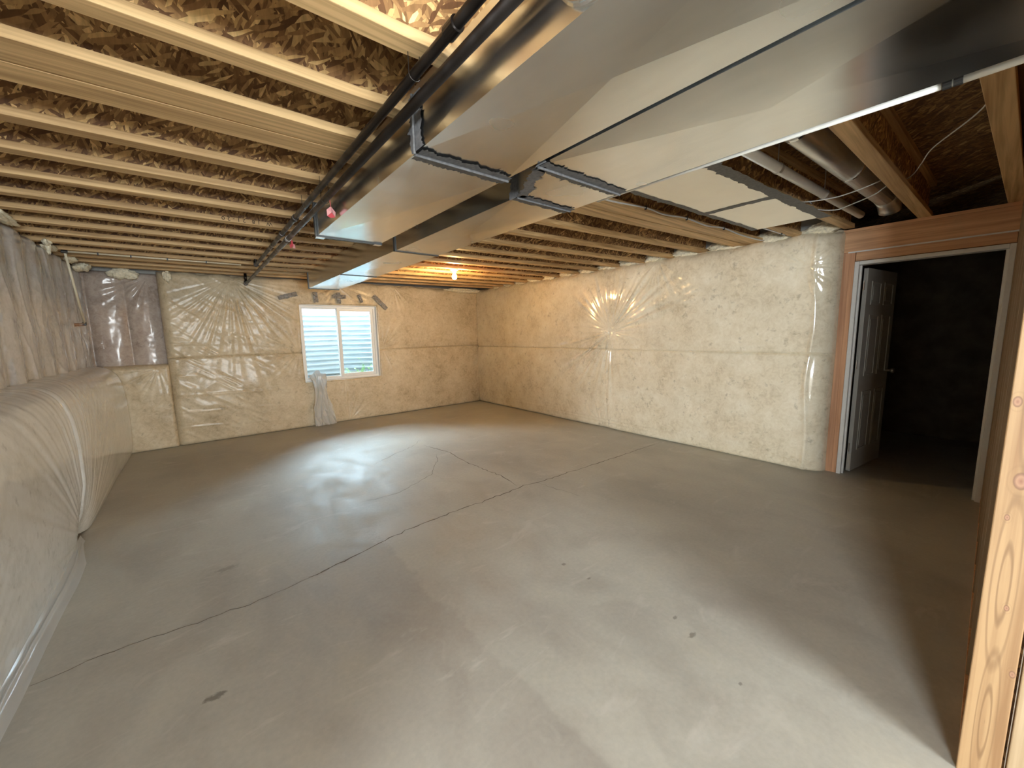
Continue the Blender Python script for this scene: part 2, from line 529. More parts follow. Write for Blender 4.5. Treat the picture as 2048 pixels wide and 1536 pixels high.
MAT['door_paint'] = plain('pale_door_paint', (.43, .42, .385), .45, var=.03)
MAT['brass'] = plain('dull_hinge_metal', (.55, .52, .46), .35, 1.0)
MAT['porcelain'] = plain('white_porcelain', (.85, .83, .78), .25, var=.02)
MAT['tape'] = plain('grey_sheathing_tape', (.21, .195, .175), .4, var=.3, scale=45)
MAT['pink'] = plain('pink_tag_paper', (.78, .36, .36), .6, var=.08)
MAT['red'] = plain('red_tag_paper', (.62, .08, .10), .5, var=.1)
MAT['crack'] = plain('dark_crack', (.115, .09, .07), .9, var=.3)
MAT['ink'] = plain('black_stamp_ink', (.03, .022, .015), .8)
MAT['soil'] = plain('pale_gravel', (.42, .40, .34), .9, var=.4, scale=50)
MAT['leaf'] = plain('green_weed_leaf', (.24, .46, .09), .5, var=.3)
MAT['dark_room'] = plain('shade_toned_room_wall', (.13, .105, .075), .8, var=.3, scale=5)  # cream walls coloured dark; the room's shade is put into the base colour
MAT['plain_board'] = plain('bare_gypsum_board', (.50, .47, .41), .8, var=.05, scale=4)
MAT['well_steel'] = mk_metal('well_steel_tmp', (.8, .8, .8), .4, .6)
m, nt, b = nmat('galvanised_well_steel')
n = noise(nt, coords(nt, (1, 1, 6)), 3, 4)
L(nt, ramp(nt, n.outputs['Fac'], [(.3, (.40, .45, .49)), (.7, (.52, .57, .60))]), b.inputs['Base Color'])
b.inputs['Roughness'].default_value = .5; b.inputs['Metallic'].default_value = .15
MAT['well_steel'] = m
# window glass: clear to light, glossy at grazing angles
m, nt, b = nmat('window_glass')
out = nt.nodes['Material Output']
tr = N(nt, 'ShaderNodeBsdfTransparent'); gl = N(nt, 'ShaderNodeBsdfGlossy'); gl.inputs['Roughness'].default_value = .02
fr = N(nt, 'ShaderNodeFresnel'); fr.inputs['IOR'].default_value = 1.45
tr.inputs['Color'].default_value = (.96, .98, .98, 1)
ms = N(nt, 'ShaderNodeMixShader'); L(nt, fr.outputs[0], ms.inputs[0]); L(nt, tr.outputs[0], ms.inputs[1]); L(nt, gl.outputs[0], ms.inputs[2])
L(nt, ms.outputs[0], out.inputs['Surface'])
MAT['glass'] = m
# loose clear film
m, nt, b = nmat('loose_clear_film')
out = nt.nodes['Material Output']
b.inputs['Base Color'].default_value = (.86, .86, .84, 1); b.inputs['Roughness'].default_value = .18
tl = N(nt, 'ShaderNodeBsdfTranslucent'); tl.inputs['Color'].default_value = (.8, .82, .84, 1)
tr = N(nt, 'ShaderNodeBsdfTransparent')
m1 = N(nt, 'ShaderNodeMixShader'); m1.inputs[0].default_value = .45; L(nt, b.outputs[0], m1.inputs[1]); L(nt, tl.outputs[0], m1.inputs[2])
m2 = N(nt, 'ShaderNodeMixShader'); m2.inputs[0].default_value = .14; L(nt, m1.outputs[0], m2.inputs[1]); L(nt, tr.outputs[0], m2.inputs[2])
L(nt, m2.outputs[0], out.inputs['Surface'])
MAT['film_loose'] = m
m, nt, b = nmat('lit_bulb_glass')
b.inputs['Base Color'].default_value = (1, .9, .7, 1)
b.inputs['Emission Color'].default_value = (1.0, .60, .24, 1)
b.inputs['Emission Strength'].default_value = BULB_STRENGTH
MAT['bulb'] = m

# ------------------------------------------------------------------ the setting
YB = -4.0   # back of the space behind the camera
floor = MB().box(-4.6, 7.7, YB - .1, 7.6, -.12, 0).build('floor', MAT['concrete'])
struct(floor, 'bare grey concrete basement slab with hairline cracks and a ragged stain edge')
def crack(pts, w, seed):
    """a thin wandering crack, a dark ribbon in the slab surface"""
    rng = random.Random(seed)
    P = []
    for (a, c) in zip(pts[:-1], pts[1:]):
        a, c = Vector(a), Vector(c)
        n = max(2, int((c - a).length / .045))
        for k in range(n):
            t = k / n
            q = a.lerp(c, t); d = (c - a).normalized(); s = Vector((-d.y, d.x))
            P.append(q + s * rng.gauss(0, .007))
    P.append(Vector(pts[-1]))
    mb = MB()
    n = len(P)
    for i, p in enumerate(P):
        d = (P[min(i+1, n-1)] - P[max(i-1, 0)]).normalized(); s = Vector((-d.y, d.x))
        ww = w * (.55 + .9 * rng.random()) * min(1, .25 + min(i, n-1-i) / 6)
        mb.v += [(p.x + s.x*ww, p.y + s.y*ww, .0006), (p.x - s.x*ww, p.y - s.y*ww, .0006)]
    for i in range(n - 1):
        mb.f.append((2*i, 2*i+1, 2*i+3, 2*i+2))
    return mb.build('crack', MAT['crack'], floor)
crack([(-.80, 2.55), (-.5, 2.61), (.10, 2.555), (.42, 2.60), (.75, 2.68)], .0017, 1)
crack([(.42, 2.60), (1.09, 2.765), (1.6, 2.80), (2.095, 2.806), (2.36, 2.83), (2.567, 2.80), (3.1, 2.78), (3.52, 2.756), (4.65, 2.733)], .0042, 2)
crack([(2.31, 4.85), (2.42, 4.29), (2.373, 3.805), (2.411, 3.22), (2.357, 2.862)], .0036, 3)
crack([(2.25, 4.35), (2.15, 4.13), (1.85, 3.73), (1.40, 3.50), (1.03, 3.53)], .0022, 4)
crack([(2.567, 2.796), (2.60, 2.55), (2.637, 2.29)], .0022, 5)
crack([(2.40, 5.12), (2.2, 4.9), (1.9, 4.75), (1.5, 4.5)], .0018, 6)

ceiling = MB().box(-4.6, 7.7, YB - .1, 7.6, H + .30, H + .32).build('ceiling', MAT['osb_floor'])
struct(ceiling, 'strand board subfloor above the joists')

WX0, WX1, WZ0, WZ1 = 1.385, 2.652, .765, 2.045     # far window opening
mb = MB()
for a in ((-1.3, WX0, 0, H+.3), (WX1, 5.25, 0, H+.3), (WX0, WX1, 0, WZ0), (WX0, WX1, WZ1, H+.3)):
    mb.box(a[0], a[1], 7.42, 7.58, a[2], a[3])
wall_far = struct(mb.build('wall_far', MAT['concrete_wall']), 'concrete foundation wall behind the film-covered batts at the window end')
mb = MB()
SY0, SY1, SZ0, SZ1 = -2.95, -1.45, .9, 2.2          # window behind the camera
for a in ((YB, SY0, 0, H+.3), (SY1, .4, 0, H+.3), (SY0, SY1, 0, SZ0), (SY0, SY1, SZ1, H+.3)):
    mb.box(-4.65, -4.55, a[0], a[1], a[2], a[3])
struct(mb.build('wall_side', MAT['plain_board']), 'plain board wall with a window, far behind the camera')
struct(MB().box(-4.6, -1.3, .3, .4, 0, H+.3).build('wall_return', MAT['plain_board']), 'plain board return wall beside the camera')
mb = MB().box(-1.30, -1.14, .3, 7.6, 0, H+.3)
struct(mb.build('wall_left', MAT['concrete_wall']), 'concrete foundation wall behind the left insulation')
struct(MB().box(5.06, 5.2, 1.04, 7.6, 0, H+.3).build('wall_right', MAT['concrete_wall']), 'wall behind the long right insulation blanket')
mb = MB()
for a in ((-4.6, -.5, 0, H+.3), (1.4, 5.2, 0, H+.3), (-.5, 1.4, 0, .9), (-.5, 1.4, 2.2, H+.3)):  # middle opening is added to let the back fill lamp in
    mb.box(a[0], a[1], YB-.1, YB, a[2], a[3])
struct(mb.build('wall_back', MAT['plain_board']), 'plain board wall behind the camera')
struct(MB().box(5.14, 5.24, YB, -.2, 0, H+.3).build('wall_hall', MAT['plain_board']), 'plain board wall beyond the stud partition')
mb = MB()
mb.box(7.6, 7.7, -1.3, 2.7, 0, H+.3).box(5.2, 7.6, -1.3, -1.2, 0, H+.3).box(5.2, 7.6, 2.6, 2.7, 0, H+.3)
struct(mb.build('wall_store', MAT['dark_room']), 'walls of the room behind the open door, coloured dark for its shade')

# ---- doorway wall: studs, header boards, plates
dwall = struct(empty('wall_doorway', (DW, .45, 0)), 'brown timber door framing with header boards at the right')
for (y0, y1, z1) in ((.915, .955, 2.22), (.955, 1.04, 2.22), (-.095, -.055, 2.22), (-.145, -.097, 2.22)):
    MB().box(DW, DW + .089, y0, y1, 0, z1).build('stud', MAT['frame_z'], dwall, bevel=.002)
MB().box(DW - .004, DW + .089, -.145, 1.04, 2.222, 2.41).build('header', MAT['frame_y'], dwall, bevel=.003)
MB().box(DW + .012, DW + .085, -.05, .912, 2.135, 2.22).build('header_packer', MAT['frame_y'], dwall, bevel=.002)
MB().box(DW - .002, DW + .087, -.145, 1.04, 2.411, H - .001).build('top_plate', MAT['frame_y'], dwall)
MB().box(DW - .010, DW - .0045, -.14, .97, 2.214, 2.226).build('film_edge', MAT['paint_white'], dwall)
MB().box(DW + .088, DW + .15, -.2, -.147, 0, H).build('filler_stud', MAT['frame_z'], dwall)

# ---- door: white jamb, open six-panel slab
door = struct(empty('door_1', (DW, .43, 0)), 'pale panelled door standing open into the unlit room')
JZ = 2.128
MB().box(DW - .012, DW + .105, .878, .912, 0, JZ).build('jamb', MAT['paint_white'], door, bevel=.003)
MB().box(DW - .012, DW + .105, -.052, -.018, 0, JZ).build('jamb', MAT['paint_white'], door, bevel=.003)
MB().box(DW - .012, DW + .105, -.017, .877, JZ - .034, JZ).build('head_jamb', MAT['paint_white'], door, bevel=.003)
MB().box(DW + .03, DW + .06, .862, .8775, 0, JZ - .036).build('door_stop', MAT['paint_white'], door)
MB().box(DW + .03, DW + .06, -.0175, -.002, 0, JZ - .036).build('door_stop', MAT['paint_white'], door)
# slab hinged on the far jamb, swung about 80 degrees into the next room
hinge = Vector((DW + .115, .862, 0)); ang = math.radians(-8)
dx = Vector((math.cos(ang), math.sin(ang), 0)); dn = Vector((-dx.y, dx.x, 0))   # along the slab, and through it
def dpt(s, t, z): q = hinge + dx * s + dn * t; return (q.x, q.y, z)
def dbox(mbx, s0, s1, t0, t1, z0, z1):
    mbx.hexa([dpt(s0,t0,z0), dpt(s1,t0,z0), dpt(s1,t1,z0), dpt(s0,t1,z0), dpt(s0,t0,z1), dpt(s1,t0,z1), dpt(s1,t1,z1), dpt(s0,t1,z1)])
    return mbx
slab = dbox(MB(), .01, .81, -.035, 0, .012, 2.07).build('door_slab', MAT['door_paint'], door, bevel=.002)
for (s0, s1) in ((.12, .37), (.46, .71)):
    for (z0, z1) in ((1.72, 1.95), (1.0, 1.62), (.22, .84)):
        mb = MB()
        for (a0, a1, c0, c1) in ((s0, s1, z0, z0+.018), (s0, s1, z1-.018, z1), (s0, s0+.018, z0+.018, z1-.018), (s1-.018, s1, z0+.018, z1-.018)):
            dbox(mb, a0, a1, -.043, -.0352, c0, c1)
        dbox(mb, s0+.045, s1-.045, -.041, -.0352, z0+.045, z1-.045)
        mb.build('door_panel', MAT['door_paint'], slab, bevel=.002)
for z in (.22, 1.08, 1.86):
    MB().tube([dpt(-.004, -.012, z), dpt(-.004, -.012, z+.09)], .008, 10).build('hinge', MAT['brass'], door)
kp = Vector(dpt(.75, -.035, 1.02))
MB().tube([kp, kp - dn*.04], .012, 10).build('knob_neck', MAT['brass'], slab)
mb = MB().tube([kp - dn*.035, kp - dn*.045, kp - dn*.06, kp - dn*.07, kp - dn*.074], [.012, .025, .029, .022, .006], 14)
mb.build('knob', MAT['brass'], slab, smooth=True)
dbox(MB(), .004, .0095, -.03, -.004, .03, .20).build('edge_label', MAT['plain_board'], slab)

# ---- partition at the right, seen end-on
part = struct(empty('wall_partition', (1.9, -.1, 0)), 'end of a bare stud partition close at the right')
stud = MB().box(1.886, 1.924, -.138, -.048, .0, H).build('stud', MAT['stud'], part, bevel=.003)
stud['label'] = 'sunlit knotty end stud at the right edge'
MB().box(1.890, 1.928, -.240, -.1475, .0, H).build('stud', MAT['stud_pale'], part, bevel=.003)
for x in (2.4, 2.8, 3.2, 3.6, 4.0, 4.4, 4.8):
    MB().box(x, x + .038, -.138, -.050, .04, H - .04).build('stud', MAT['stud_pale'], part)
MB().box(1.926, DW - .002, -.138, -.050, .0, .038).build('sole_plate', MAT['frame_y'], part)
MB().box(1.926, DW - .002, -.138, -.050, H - .038, H - .001).build('top_plate', MAT['frame_y'], part)
MB().box(1.93, DW + .08, -.146, -.1385, .0, H + .29).build('sheathing', MAT['osb_web'], part)

# ---- far window
win = struct(empty('window_1', (2.02, 7.27, WZ0)), 'white vinyl two-pane sliding window with a bright window well outside')
def frame_rect(x0, x1, z0, z1, w, y0, y1, wb=None):
    wb = wb or w
    return (MB().box(x0, x1, y0, y1, z0, z0+wb).box(x0, x1, y0, y1, z1-w, z1)
            .box(x0, x0+w, y0, y1, z0+wb, z1-w).box(x1-w, x1, y0, y1, z0+wb, z1-w))
frame_rect(WX0+.004, WX1-.004, WZ0+.004, WZ1-.004, .034, 7.27, 7.345).build('window_frame', MAT['vinyl'], win, bevel=.002)
ls = frame_rect(WX0+.04, 1.992, WZ0+.04, WZ1-.04, .020, 7.318, 7.34).build('fixed_sash', MAT['vinyl'], win)
MB().box(WX0+.061, 1.971, 7.326, 7.331, WZ0+.061, WZ1-.061).build('pane', MAT['glass'], ls)
rs = frame_rect(1.985, WX1-.04, WZ0+.04, WZ1-.04, .052, 7.285, 7.312).build('sliding_sash', MAT['vinyl'], win, bevel=.002)
MB().box(2.038, WX1-.093, 7.296, 7.301, WZ0+.093, WZ1-.093).build('pane', MAT['glass'], rs)
MB().box(1.990, 2.012, 7.268, 7.285, 1.36, 1.44).build('latch', MAT['vinyl'], rs, bevel=.003)
mb = MB()   # white film-lined reveal
mb.box(WX0-.012, WX0+.003, 7.20, 7.42, WZ0-.01, WZ1+.01).box(WX1-.003, WX1+.012, 7.20, 7.42, WZ0-.01, WZ1+.01)
mb.box(WX0+.003, WX1-.003, 7.20, 7.42, WZ0-.012, WZ0+.003).box(WX0+.003, WX1-.003, 7.20, 7.42, WZ1-.003, WZ1+.012)
mb.build('window_reveal', MAT['vinyl'], win)

# ---- window well outside
NU, NV = 60, 260
t = np.linspace(0, math.pi, NU)[:, None]; zz = np.linspace(.50, 1.93, NV)[None, :]
wv = .022 * np.sin(2 * math.pi * zz / .0985)
rx, ry = 1.02 + wv, .98 + wv
X = 2.02 - rx * np.cos(t); Y = 7.585 + ry * np.sin(t) ** .8; Z = np.broadcast_to(zz, X.shape)
well = link('window_well', grid_mesh('window_well', X, Y, Z), MAT['well_steel'])
tag(well, 'corrugated steel window well curving outside the window', 'window well')
rim = MB().tube([(2.02 - 1.03*math.cos(a), 7.585 + .99*math.sin(a)**.8, 1.935) for a in np.linspace(0, math.pi, 40)], .014, 8).build('rim', MAT['well_steel'], well, smooth=True)
gx, gy = np.meshgrid(np.linspace(.98, 3.06, 60), np.linspace(7.585, 8.6, 34), indexing='ij')
gz = .67 + .05 * fbm(gx * 6, gy * 6, 3) + .10 * np.exp(-((gx - 2.6) / .40) ** 2)
soil = link('well_gravel', grid_mesh('well_gravel', gx, gy, gz), MAT['soil'])
soil['kind'] = 'stuff'; tag(soil, 'gravelly soil at the bottom of the window well', 'gravel')
def weed(x, y, h, n, seed, label):
    rng = random.Random(seed)
    e = tag(empty('weed', (x, y, .72)), label, 'plant', 'weeds in the window well')
    st = MB()
    for k in range(n):
        a = rng.uniform(0, 6.28); lean = rng.uniform(.05, .16); hh = h * rng.uniform(.5, 1)
        tip = Vector((x + lean*math.cos(a), y + lean*math.sin(a), .70 + hh))
        st.tube([(x, y, .68), (x + lean*.4*math.cos(a), y + lean*.4*math.sin(a), .70 + hh*.6), tip], [.003, .0025, .0012], 5)
        for j in range(5):
            q = Vector((x, y, .70)).lerp(tip, .3 + .7 * j / 4)
            b = rng.uniform(0, 6.28); l = rng.uniform(.035, .075); w = l * .3
            d = Vector((math.cos(b), math.sin(b), rng.uniform(-.1, .6))).normalized(); s = d.cross(Vector((0, 0, 1))).normalized()
            lf = MB().poly([q, q + d*l*.4 + s*w, q + d*l, q + d*l*.4 - s*w])
            lf.build('leaf', MAT['leaf'], e, recalc=False)
    st.build('stem', MAT['leaf'], e)
weed(2.50, 7.86, .26, 9, 1, 'leafy green weed outside the right window pane')
weed(2.64, 7.90, .38, 4, 2, 'tall thin weed nearest the right edge of the window')
weed(2.30, 7.90, .17, 7, 3, 'low weed in the middle of the right window pane')

# ------------------------------------------------------------------ insulation blankets
def top_scallop(u, seed):
    return .012 * np.sin(2*math.pi*u/.42 + seed) + .02 * vnoise(u * 6, u * 0, seed)
def blanket_x(name, y0, y1, z0, z1, xf, dispf, mat, label, step=.0105, holes=None):
    """blanket hung on an x = const wall, facing -x"""
    nu, nv = int((y1-y0)/step), int((z1-z0)/step)
    u, v = np.meshgrid(np.linspace(y0, y1, nu), np.linspace(z0, z1, nv), indexing='ij')
    d = dispf(u, v)
    return tag(link(name, grid_mesh(name, xf - d, u, v, flip=True), mat), label, 'insulation', 'film-faced insulation blankets')

# ---- right wall: an upper and a lower course meeting at a seam
SEAM = 1.236
def right_common(u, v):
    d = .012 * fbm(u * 1.3, v * 1.3, 11, 2)
    lobes = [(222, 34, 1.5), (40, 34, 1.3), (120, 25, .5), (270, 14, .8), (330, 25, .35)]
    # note the film pulls hardest towards the lower far end and the upper near end
    lob = [(180 - a, w, g) for (a, w, g) in lobes]
    d = d + burst(u, v, 3.64, 1.503, .0085, .85, 40, 3, lob, .035)
    d = d + burst(u, v, 3.79, .0, .0030, .45, 26, 9, [(90, 40, 1.0)], .03)
    d = d + burst(u, v, 7.1, .03, .0022, .5, 22, 10, [(150, 40, 1.0)], .02)
    d = d + burst(u, v, 1.25, 2.12, .0045, .22, 22, 14, [(200, 50, 1.2), (60, 40, .8)], .012)
    d = d + burst(u, v, 2.9, 2.42, .0035, .5, 26, 15, [(240, 35, 1.0), (300, 30, .7)], .02)
    d = d + burst(u, v, 4.8, 2.42, .0030, .45, 24, 16, [(250, 40, 1.0)], .02)
    # crease between the two pins
    d = d - .010 * np.exp(-((u - 3.715 - .05*(v-.7)) / .02) ** 2) * np.clip((1.5 - v) / .4, 0, 1)
    # horizontal film pleats
    for (zc, a, s) in ((1.72, .004, 21), (1.40, .005, 22), (.11, .006, 23), (.16, .004, 24), (1.32, .004, 25)):
        zz = zc + .02 * vnoise(u * 1.1, u * 0, s)
        d = d + a * np.exp(-((v - zz) / .010) ** 2) * np.clip(.3 + 2 * vnoise(u * .9, u * 0, s + 50), 0, 1)
    # end wraps round towards the door stud
    e = np.clip((1.20 - u) / .20, 0, 1)
    d = d - .175 * (1 - np.sqrt(np.clip(1 - e*e, 0, 1)))
    d = d + .012 * np.exp(-((u - 1.17 + .02*np.sin(v*5)) / .02) ** 2)
    return d
def right_lower(u, v):
    d = right_common(u, v)
    d = d + edge_round(SEAM - v + .004*fbm(u*5, u*0, 5), .03, .022) + edge_round(v, .05, .05) + edge_round(7.2 - u, .03, .04)
    return d + .02 * np.sin(math.pi * np.clip(v / SEAM, 0, 1))
def right_upper(u, v):
    d = right_common(u, v)
    d = d + edge_round(v - SEAM + .004*fbm(u*5, u*0, 5), .025, .02) + edge_round(2.44 + top_scallop(u, 1) - v, .09, .08) + edge_round(7.2 - u, .03, .04)
    return d + .015 * np.sin(math.pi * np.clip((v - SEAM) / 1.2, 0, 1))
blanket_x('insulation_blanket', 1.0, 7.195, .0, SEAM, R, right_lower, MAT['film_cream'], 'lower cream film-faced insulation blanket along the long right wall')
blanket_x('insulation_blanket', 1.0, 7.195, SEAM, 2.445, R, right_upper, MAT['film_cream'], 'upper cream insulation blanket with starburst wrinkles on the right wall')

# ---- far wall
def far_holes(u, v):
    dx_ = np.maximum(WX0 - u, u - WX1); dz_ = np.maximum(WZ0 - v, v - WZ1)
    return np.where((dx_ > 0) & (dz_ > 0), np.hypot(dx_, dz_), np.maximum(dx_, dz_))
def far_common(u, v):
    d = .012 * fbm(u * 1.4, v * 1.4, 31, 2) + .003 * fbm(u * 6, v * 6, 32, 2)
    d = d + burst(u, v, 1.33, 1.28, .0050, .38, 26, 33, [(180, 55, 1.0), (100, 30, .4)], .035)
    d = d + burst(u, v, 2.72, 1.29, .0055, .34, 26, 34, [(60, 35, 1.2), (0, 40, .8), (-70, 35, .7)], .035)
    d = d + burst(u, v, 2.04, .0, .0045, .42, 24, 35, [(90, 60, 1.0)], .03)
    d = d + burst(u, v, .50, 2.40, .0036, 1.25, 50, 36, [(-40, 32, 1.0), (-105, 35, .9)], .03)
    d = d + burst(u, v, 2.0, 2.38, .0055, .30, 24, 37, [(-30, 40, 1.0), (-150, 40, 1.0)], .02)
    d = d + burst(u, v, 3.0, 2.42, .0045, .35, 24, 38, [(-60, 40, 1.0), (-140, 30, .7)], .02)
    d = d + burst(u, v, 2.0, .72, .003, .3, 20, 39, [(-90, 50, 1.0)], .02)
    d = d + burst(u, v, 4.8, .03, .003, .4, 20, 40, [(130, 45, 1.0)], .02)
    # long sagging folds of slack film on the left half
    g = np.clip((1.25 - u) / .5, 0, 1)
    for k, (zc, a, s) in enumerate(((1.78, .006, 41), (1.60, .008, 42), (1.42, .007, 43), (.95, .006, 44), (.72, .008, 45), (.45, .005, 46), (.22, .006, 47))):
        zz = zc + .05 * vnoise(u * 1.6, u * 0, s) - .05 * (u - .4)
        d = d + a * g * np.exp(-((v - zz) / .014) ** 2) * np.clip(.4 + 2 * vnoise(u * 2.2, u * 0, s + 60), 0, 1)
    d = d + .004 * g * ridged(u * 2 - v * 3.2, u * 9 + v * 12, 48)
    d = d + edge_round(np.clip(far_holes(u, v), 0, 9), .03, .04)
    d = d + edge_round(u + .318, .10, .12) + edge_round(R + .03 - u, .03, .04)
    return d
def blanket_y(name, x0, x1, z0, z1, yf, dispf, mat, label, step=.0105, hole=None):
    nu, nv = int((x1-x0)/step), int((z1-z0)/step)
    u, v = np.meshgrid(np.linspace(x0, x1, nu), np.linspace(z0, z1, nv), indexing='ij')
    d = dispf(u, v)
    mask = None
    if hole:
        uc, vc = (u[:-1, :-1] + u[1:, 1:]) / 2, (v[:-1, :-1] + v[1:, 1:]) / 2
        mask = ~((uc > hole[0]) & (uc < hole[1]) & (vc > hole[2]) & (vc < hole[3]))
    return tag(link(name, grid_mesh(name, u, yf - d, v, mask), mat), label, 'insulation', 'film-faced insulation blankets')
FS = 1.262
blanket_y('insulation_blanket', -.318, R + .02, 0, FS, D,
          lambda u, v: far_common(u, v) + edge_round(FS - v + .006*fbm(u*4, u*0, 51), .03, .022) + edge_round(v, .05, .05) + .02*np.sin(math.pi*np.clip(v/FS, 0, 1)),
          MAT['film_tan'], 'lower tan insulation blanket below and beside the window', hole=(WX0, WX1, WZ0, WZ1))
blanket_y('insulation_blanket', -.318, R + .02, FS, 2.45, D,
          lambda u, v: far_common(u, v) + edge_round(v - FS + .006*fbm(u*4, u*0, 51), .025, .02) + edge_round(2.45 + top_scallop(u, 2) - v, .08, .08) + .015*np.sin(math.pi*np.clip((v-FS)/1.2, 0, 1)),
          MAT['film_tan'], 'upper tan insulation blanket above and around the window', hole=(WX0, WX1, WZ0, WZ1))
# far left corner: a low tan blanket with a recessed mauve bay of two batts above
blanket_y('insulation_blanket', -.95, -.300, 0, 1.185, D,
          lambda u, v: .01*fbm(u*4, v*4, 61) + edge_round(1.185 - v, .07, .12) + edge_round(-.300 - u, .04, .07) + edge_round(v, .04, .04) + burst(u, v, -.42, 1.13, .004, .3, 22, 62, [(225, 45, 1.0)], .02),
          MAT['film_tan'], 'low tan insulation blanket in the far left corner')
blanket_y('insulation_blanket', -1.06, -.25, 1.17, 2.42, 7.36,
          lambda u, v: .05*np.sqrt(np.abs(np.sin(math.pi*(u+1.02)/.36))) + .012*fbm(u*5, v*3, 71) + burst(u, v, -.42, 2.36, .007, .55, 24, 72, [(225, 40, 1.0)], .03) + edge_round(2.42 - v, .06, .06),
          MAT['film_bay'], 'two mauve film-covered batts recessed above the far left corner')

# ---- left wall: bulging lower blanket, recessed upper batts
prof = np.array([(-.815, .0), (-.785, .06), (-.765, .2), (-.752, .45), (-.750, .75), (-.765, .95), (-.80, 1.09), (-.86, 1.17), (-.94, 1.205), (-1.06, 1.215)])
pl = np.concatenate([[0], np.cumsum(np.hypot(*(prof[1:] - prof[:-1]).T))])
def smooth_prof(s):
    xs, zs = np.interp(s, pl, prof[:, 0]), np.interp(s, pl, prof[:, 1])
    return xs, zs
s1 = np.linspace(0, pl[-1], 150)
k = np.ones(13) / 13
px, pz = smooth_prof(s1)
pxs = np.convolve(np.pad(px, 6, mode='edge'), k, 'valid'); pzs = np.convolve(np.pad(pz, 6, mode='edge'), k, 'valid')
pzs = pzs - (pzs[0] - 0) * np.linspace(1, 0, len(pzs))
tx, tz = np.gradient(pxs), np.gradient(pzs); tl_ = np.hypot(tx, tz); nx, nz = tz / tl_, -tx / tl_
def left_lower(name, y0, y1, seed, label, pins, extra=None):
    ny = int((y1 - y0) / .012)
    u, si = np.meshgrid(np.linspace(y0, y1, ny), np.arange(len(s1)), indexing='ij')
    v = s1[si]
    d = .018 * fbm(u * 1.0, v * 1.2, seed, 2)
    for (cy, cv, amp, reach, lobe) in pins:
        d = d + burst(u, v, cy, cv, amp, reach, 62, seed + int(cy * 10), lobe, .03)
        d = d - .055 * np.exp(-((u - cy) / .16) ** 2) * np.clip(1 - v / .45, 0, 1)
    d = d + edge_round(u - y0, .05, .05) + edge_round(y1 - u, .10, .10)
    if extra is not None: d = d + extra(u, v)
    X = pxs[si] + nx[si] * d; Z = np.maximum(pzs[si] + nz[si] * d, .002)
    return tag(link(name, grid_mesh(name, X, u, Z, flip=False), MAT['film_grey']), label, 'insulation', 'film-faced insulation blankets')
lower_far = left_lower('insulation_blanket', 4.26, 7.16, 81, 'bulging grey film-faced blanket low on the left wall, nearer the window',
                       [(4.30, .05, .0017, 1.7, [(70, 60, 1.0)])])
lower_near = left_lower('insulation_blanket', .5, 4.33, 91, 'bulging grey film-faced blanket low on the left wall, nearest the camera',
                        [(4.27, .05, .0016, 1.8, [(115, 55, 1.0)]), (1.9, .04, .002, .8, [(90, 70, 1.0)])])
# loose film skirt on the slab
u, w = np.meshgrid(np.linspace(1.2, 4.25, 200), np.linspace(0, 1, 24), indexing='ij')
X = -.815 + w * (.095 + .02*vnoise(u*2, u*0, 5)) * np.clip((4.3 - u) / .5, .25, 1)
Z = .006 + .05 * (1 - w) ** 2 + .012 * np.exp(-((w - .45 - .1*vnoise(u*1.5, u*0, 7)) / .07) ** 2) + .004 * vnoise(u * 9, w * 5, 8)
link('film_skirt', grid_mesh('film_skirt', X, u, Z), MAT['film_loose'], lower_near)
def left_upper(u, v):
    st = np.abs(np.sin(math.pi * (u - .1) / .43))
    d = .034 * st ** 1.2 + .010 * fbm(u * 2.4, v * 1.2, 101, 2) + .004 * fbm(u * 7, v * 2.0, 102, 2)
    cr = np.exp(-(((u - .1) / .43 + .5) % 1 - .5) ** 2 / .02)
    d = d + .008 * cr * ridged(u * 9, v * 4 + 3, 103) + .007 * np.clip(ridged(u * 6 + v * 1.5, v * 2.2 + u, 104), 0, 1) ** 4 + .003 * np.clip(ridged(u * 12 - v * 3, v * 5, 105), 0, 1) ** 3
    return d + edge_round(2.44 - v, .05, .06)
nu, nv = int(7.0 / .0125), 100
u, v = np.meshgrid(np.linspace(.5, 7.42, nu), np.linspace(1.19, 2.43, nv), indexing='ij')
tag(link('insulation_blanket', grid_mesh('insulation_blanket', -1.06 + left_upper(u, v), u, v), MAT['film_mauve']), 'shiny wrinkled film over grey batts high on the left wall', 'insulation', 'film-faced insulation blankets')

# ------------------------------------------------------------------ joists
def joist_y(yL, s, x): return yL - (s * (x - .6) if x > .6 else 0)
joists = []
def floor_joist(yfar, width, s, label, x0=-1.12, x1=4.99, fl=.038, bev=.003):
    yc = yfar - width / 2
    xs = [x0, .2, .6, 1.0, x1]
    path = [(x, joist_y(yc, s, x)) for x in xs]
    e = tag(empty('floor_joist', (path[0][0], path[0][1], H)), label, 'joist', 'floor joists overhead')
    hw = width / 2
    MB().sweep(path, -hw, hw, H, H + fl).build('bottom_flange', MAT['flange'], e, bevel=bev)
    MB().sweep(path, -.006, .006, H + fl, H + .262).build('web', MAT['osb_web'], e)
    MB().sweep(path, -hw, hw, H + .262, H + .2995).build('top_flange', MAT['flange'], e)
    joists.append((e, path, hw))
    return e
ORD = ['first', 'second', 'third', 'fourth', 'fifth', 'sixth', 'seventh', 'eighth', 'ninth', 'tenth', 'eleventh', 'twelfth', 'thirteenth', 'fourteenth']
far_edges = [2.707, 3.137, 3.574, 4.009, 4.42, 4.83, 5.24, 5.66, 6.07, 6.45, 6.81, 7.14]
for i, y in enumerate(far_edges):
    s = min(.098, .075 + .011 * (y - 2.7))
    n = len(far_edges) - i
    floor_joist(y, .083, s, 'wooden I-joist overhead, %s from the window wall' % ORD[n - 1])
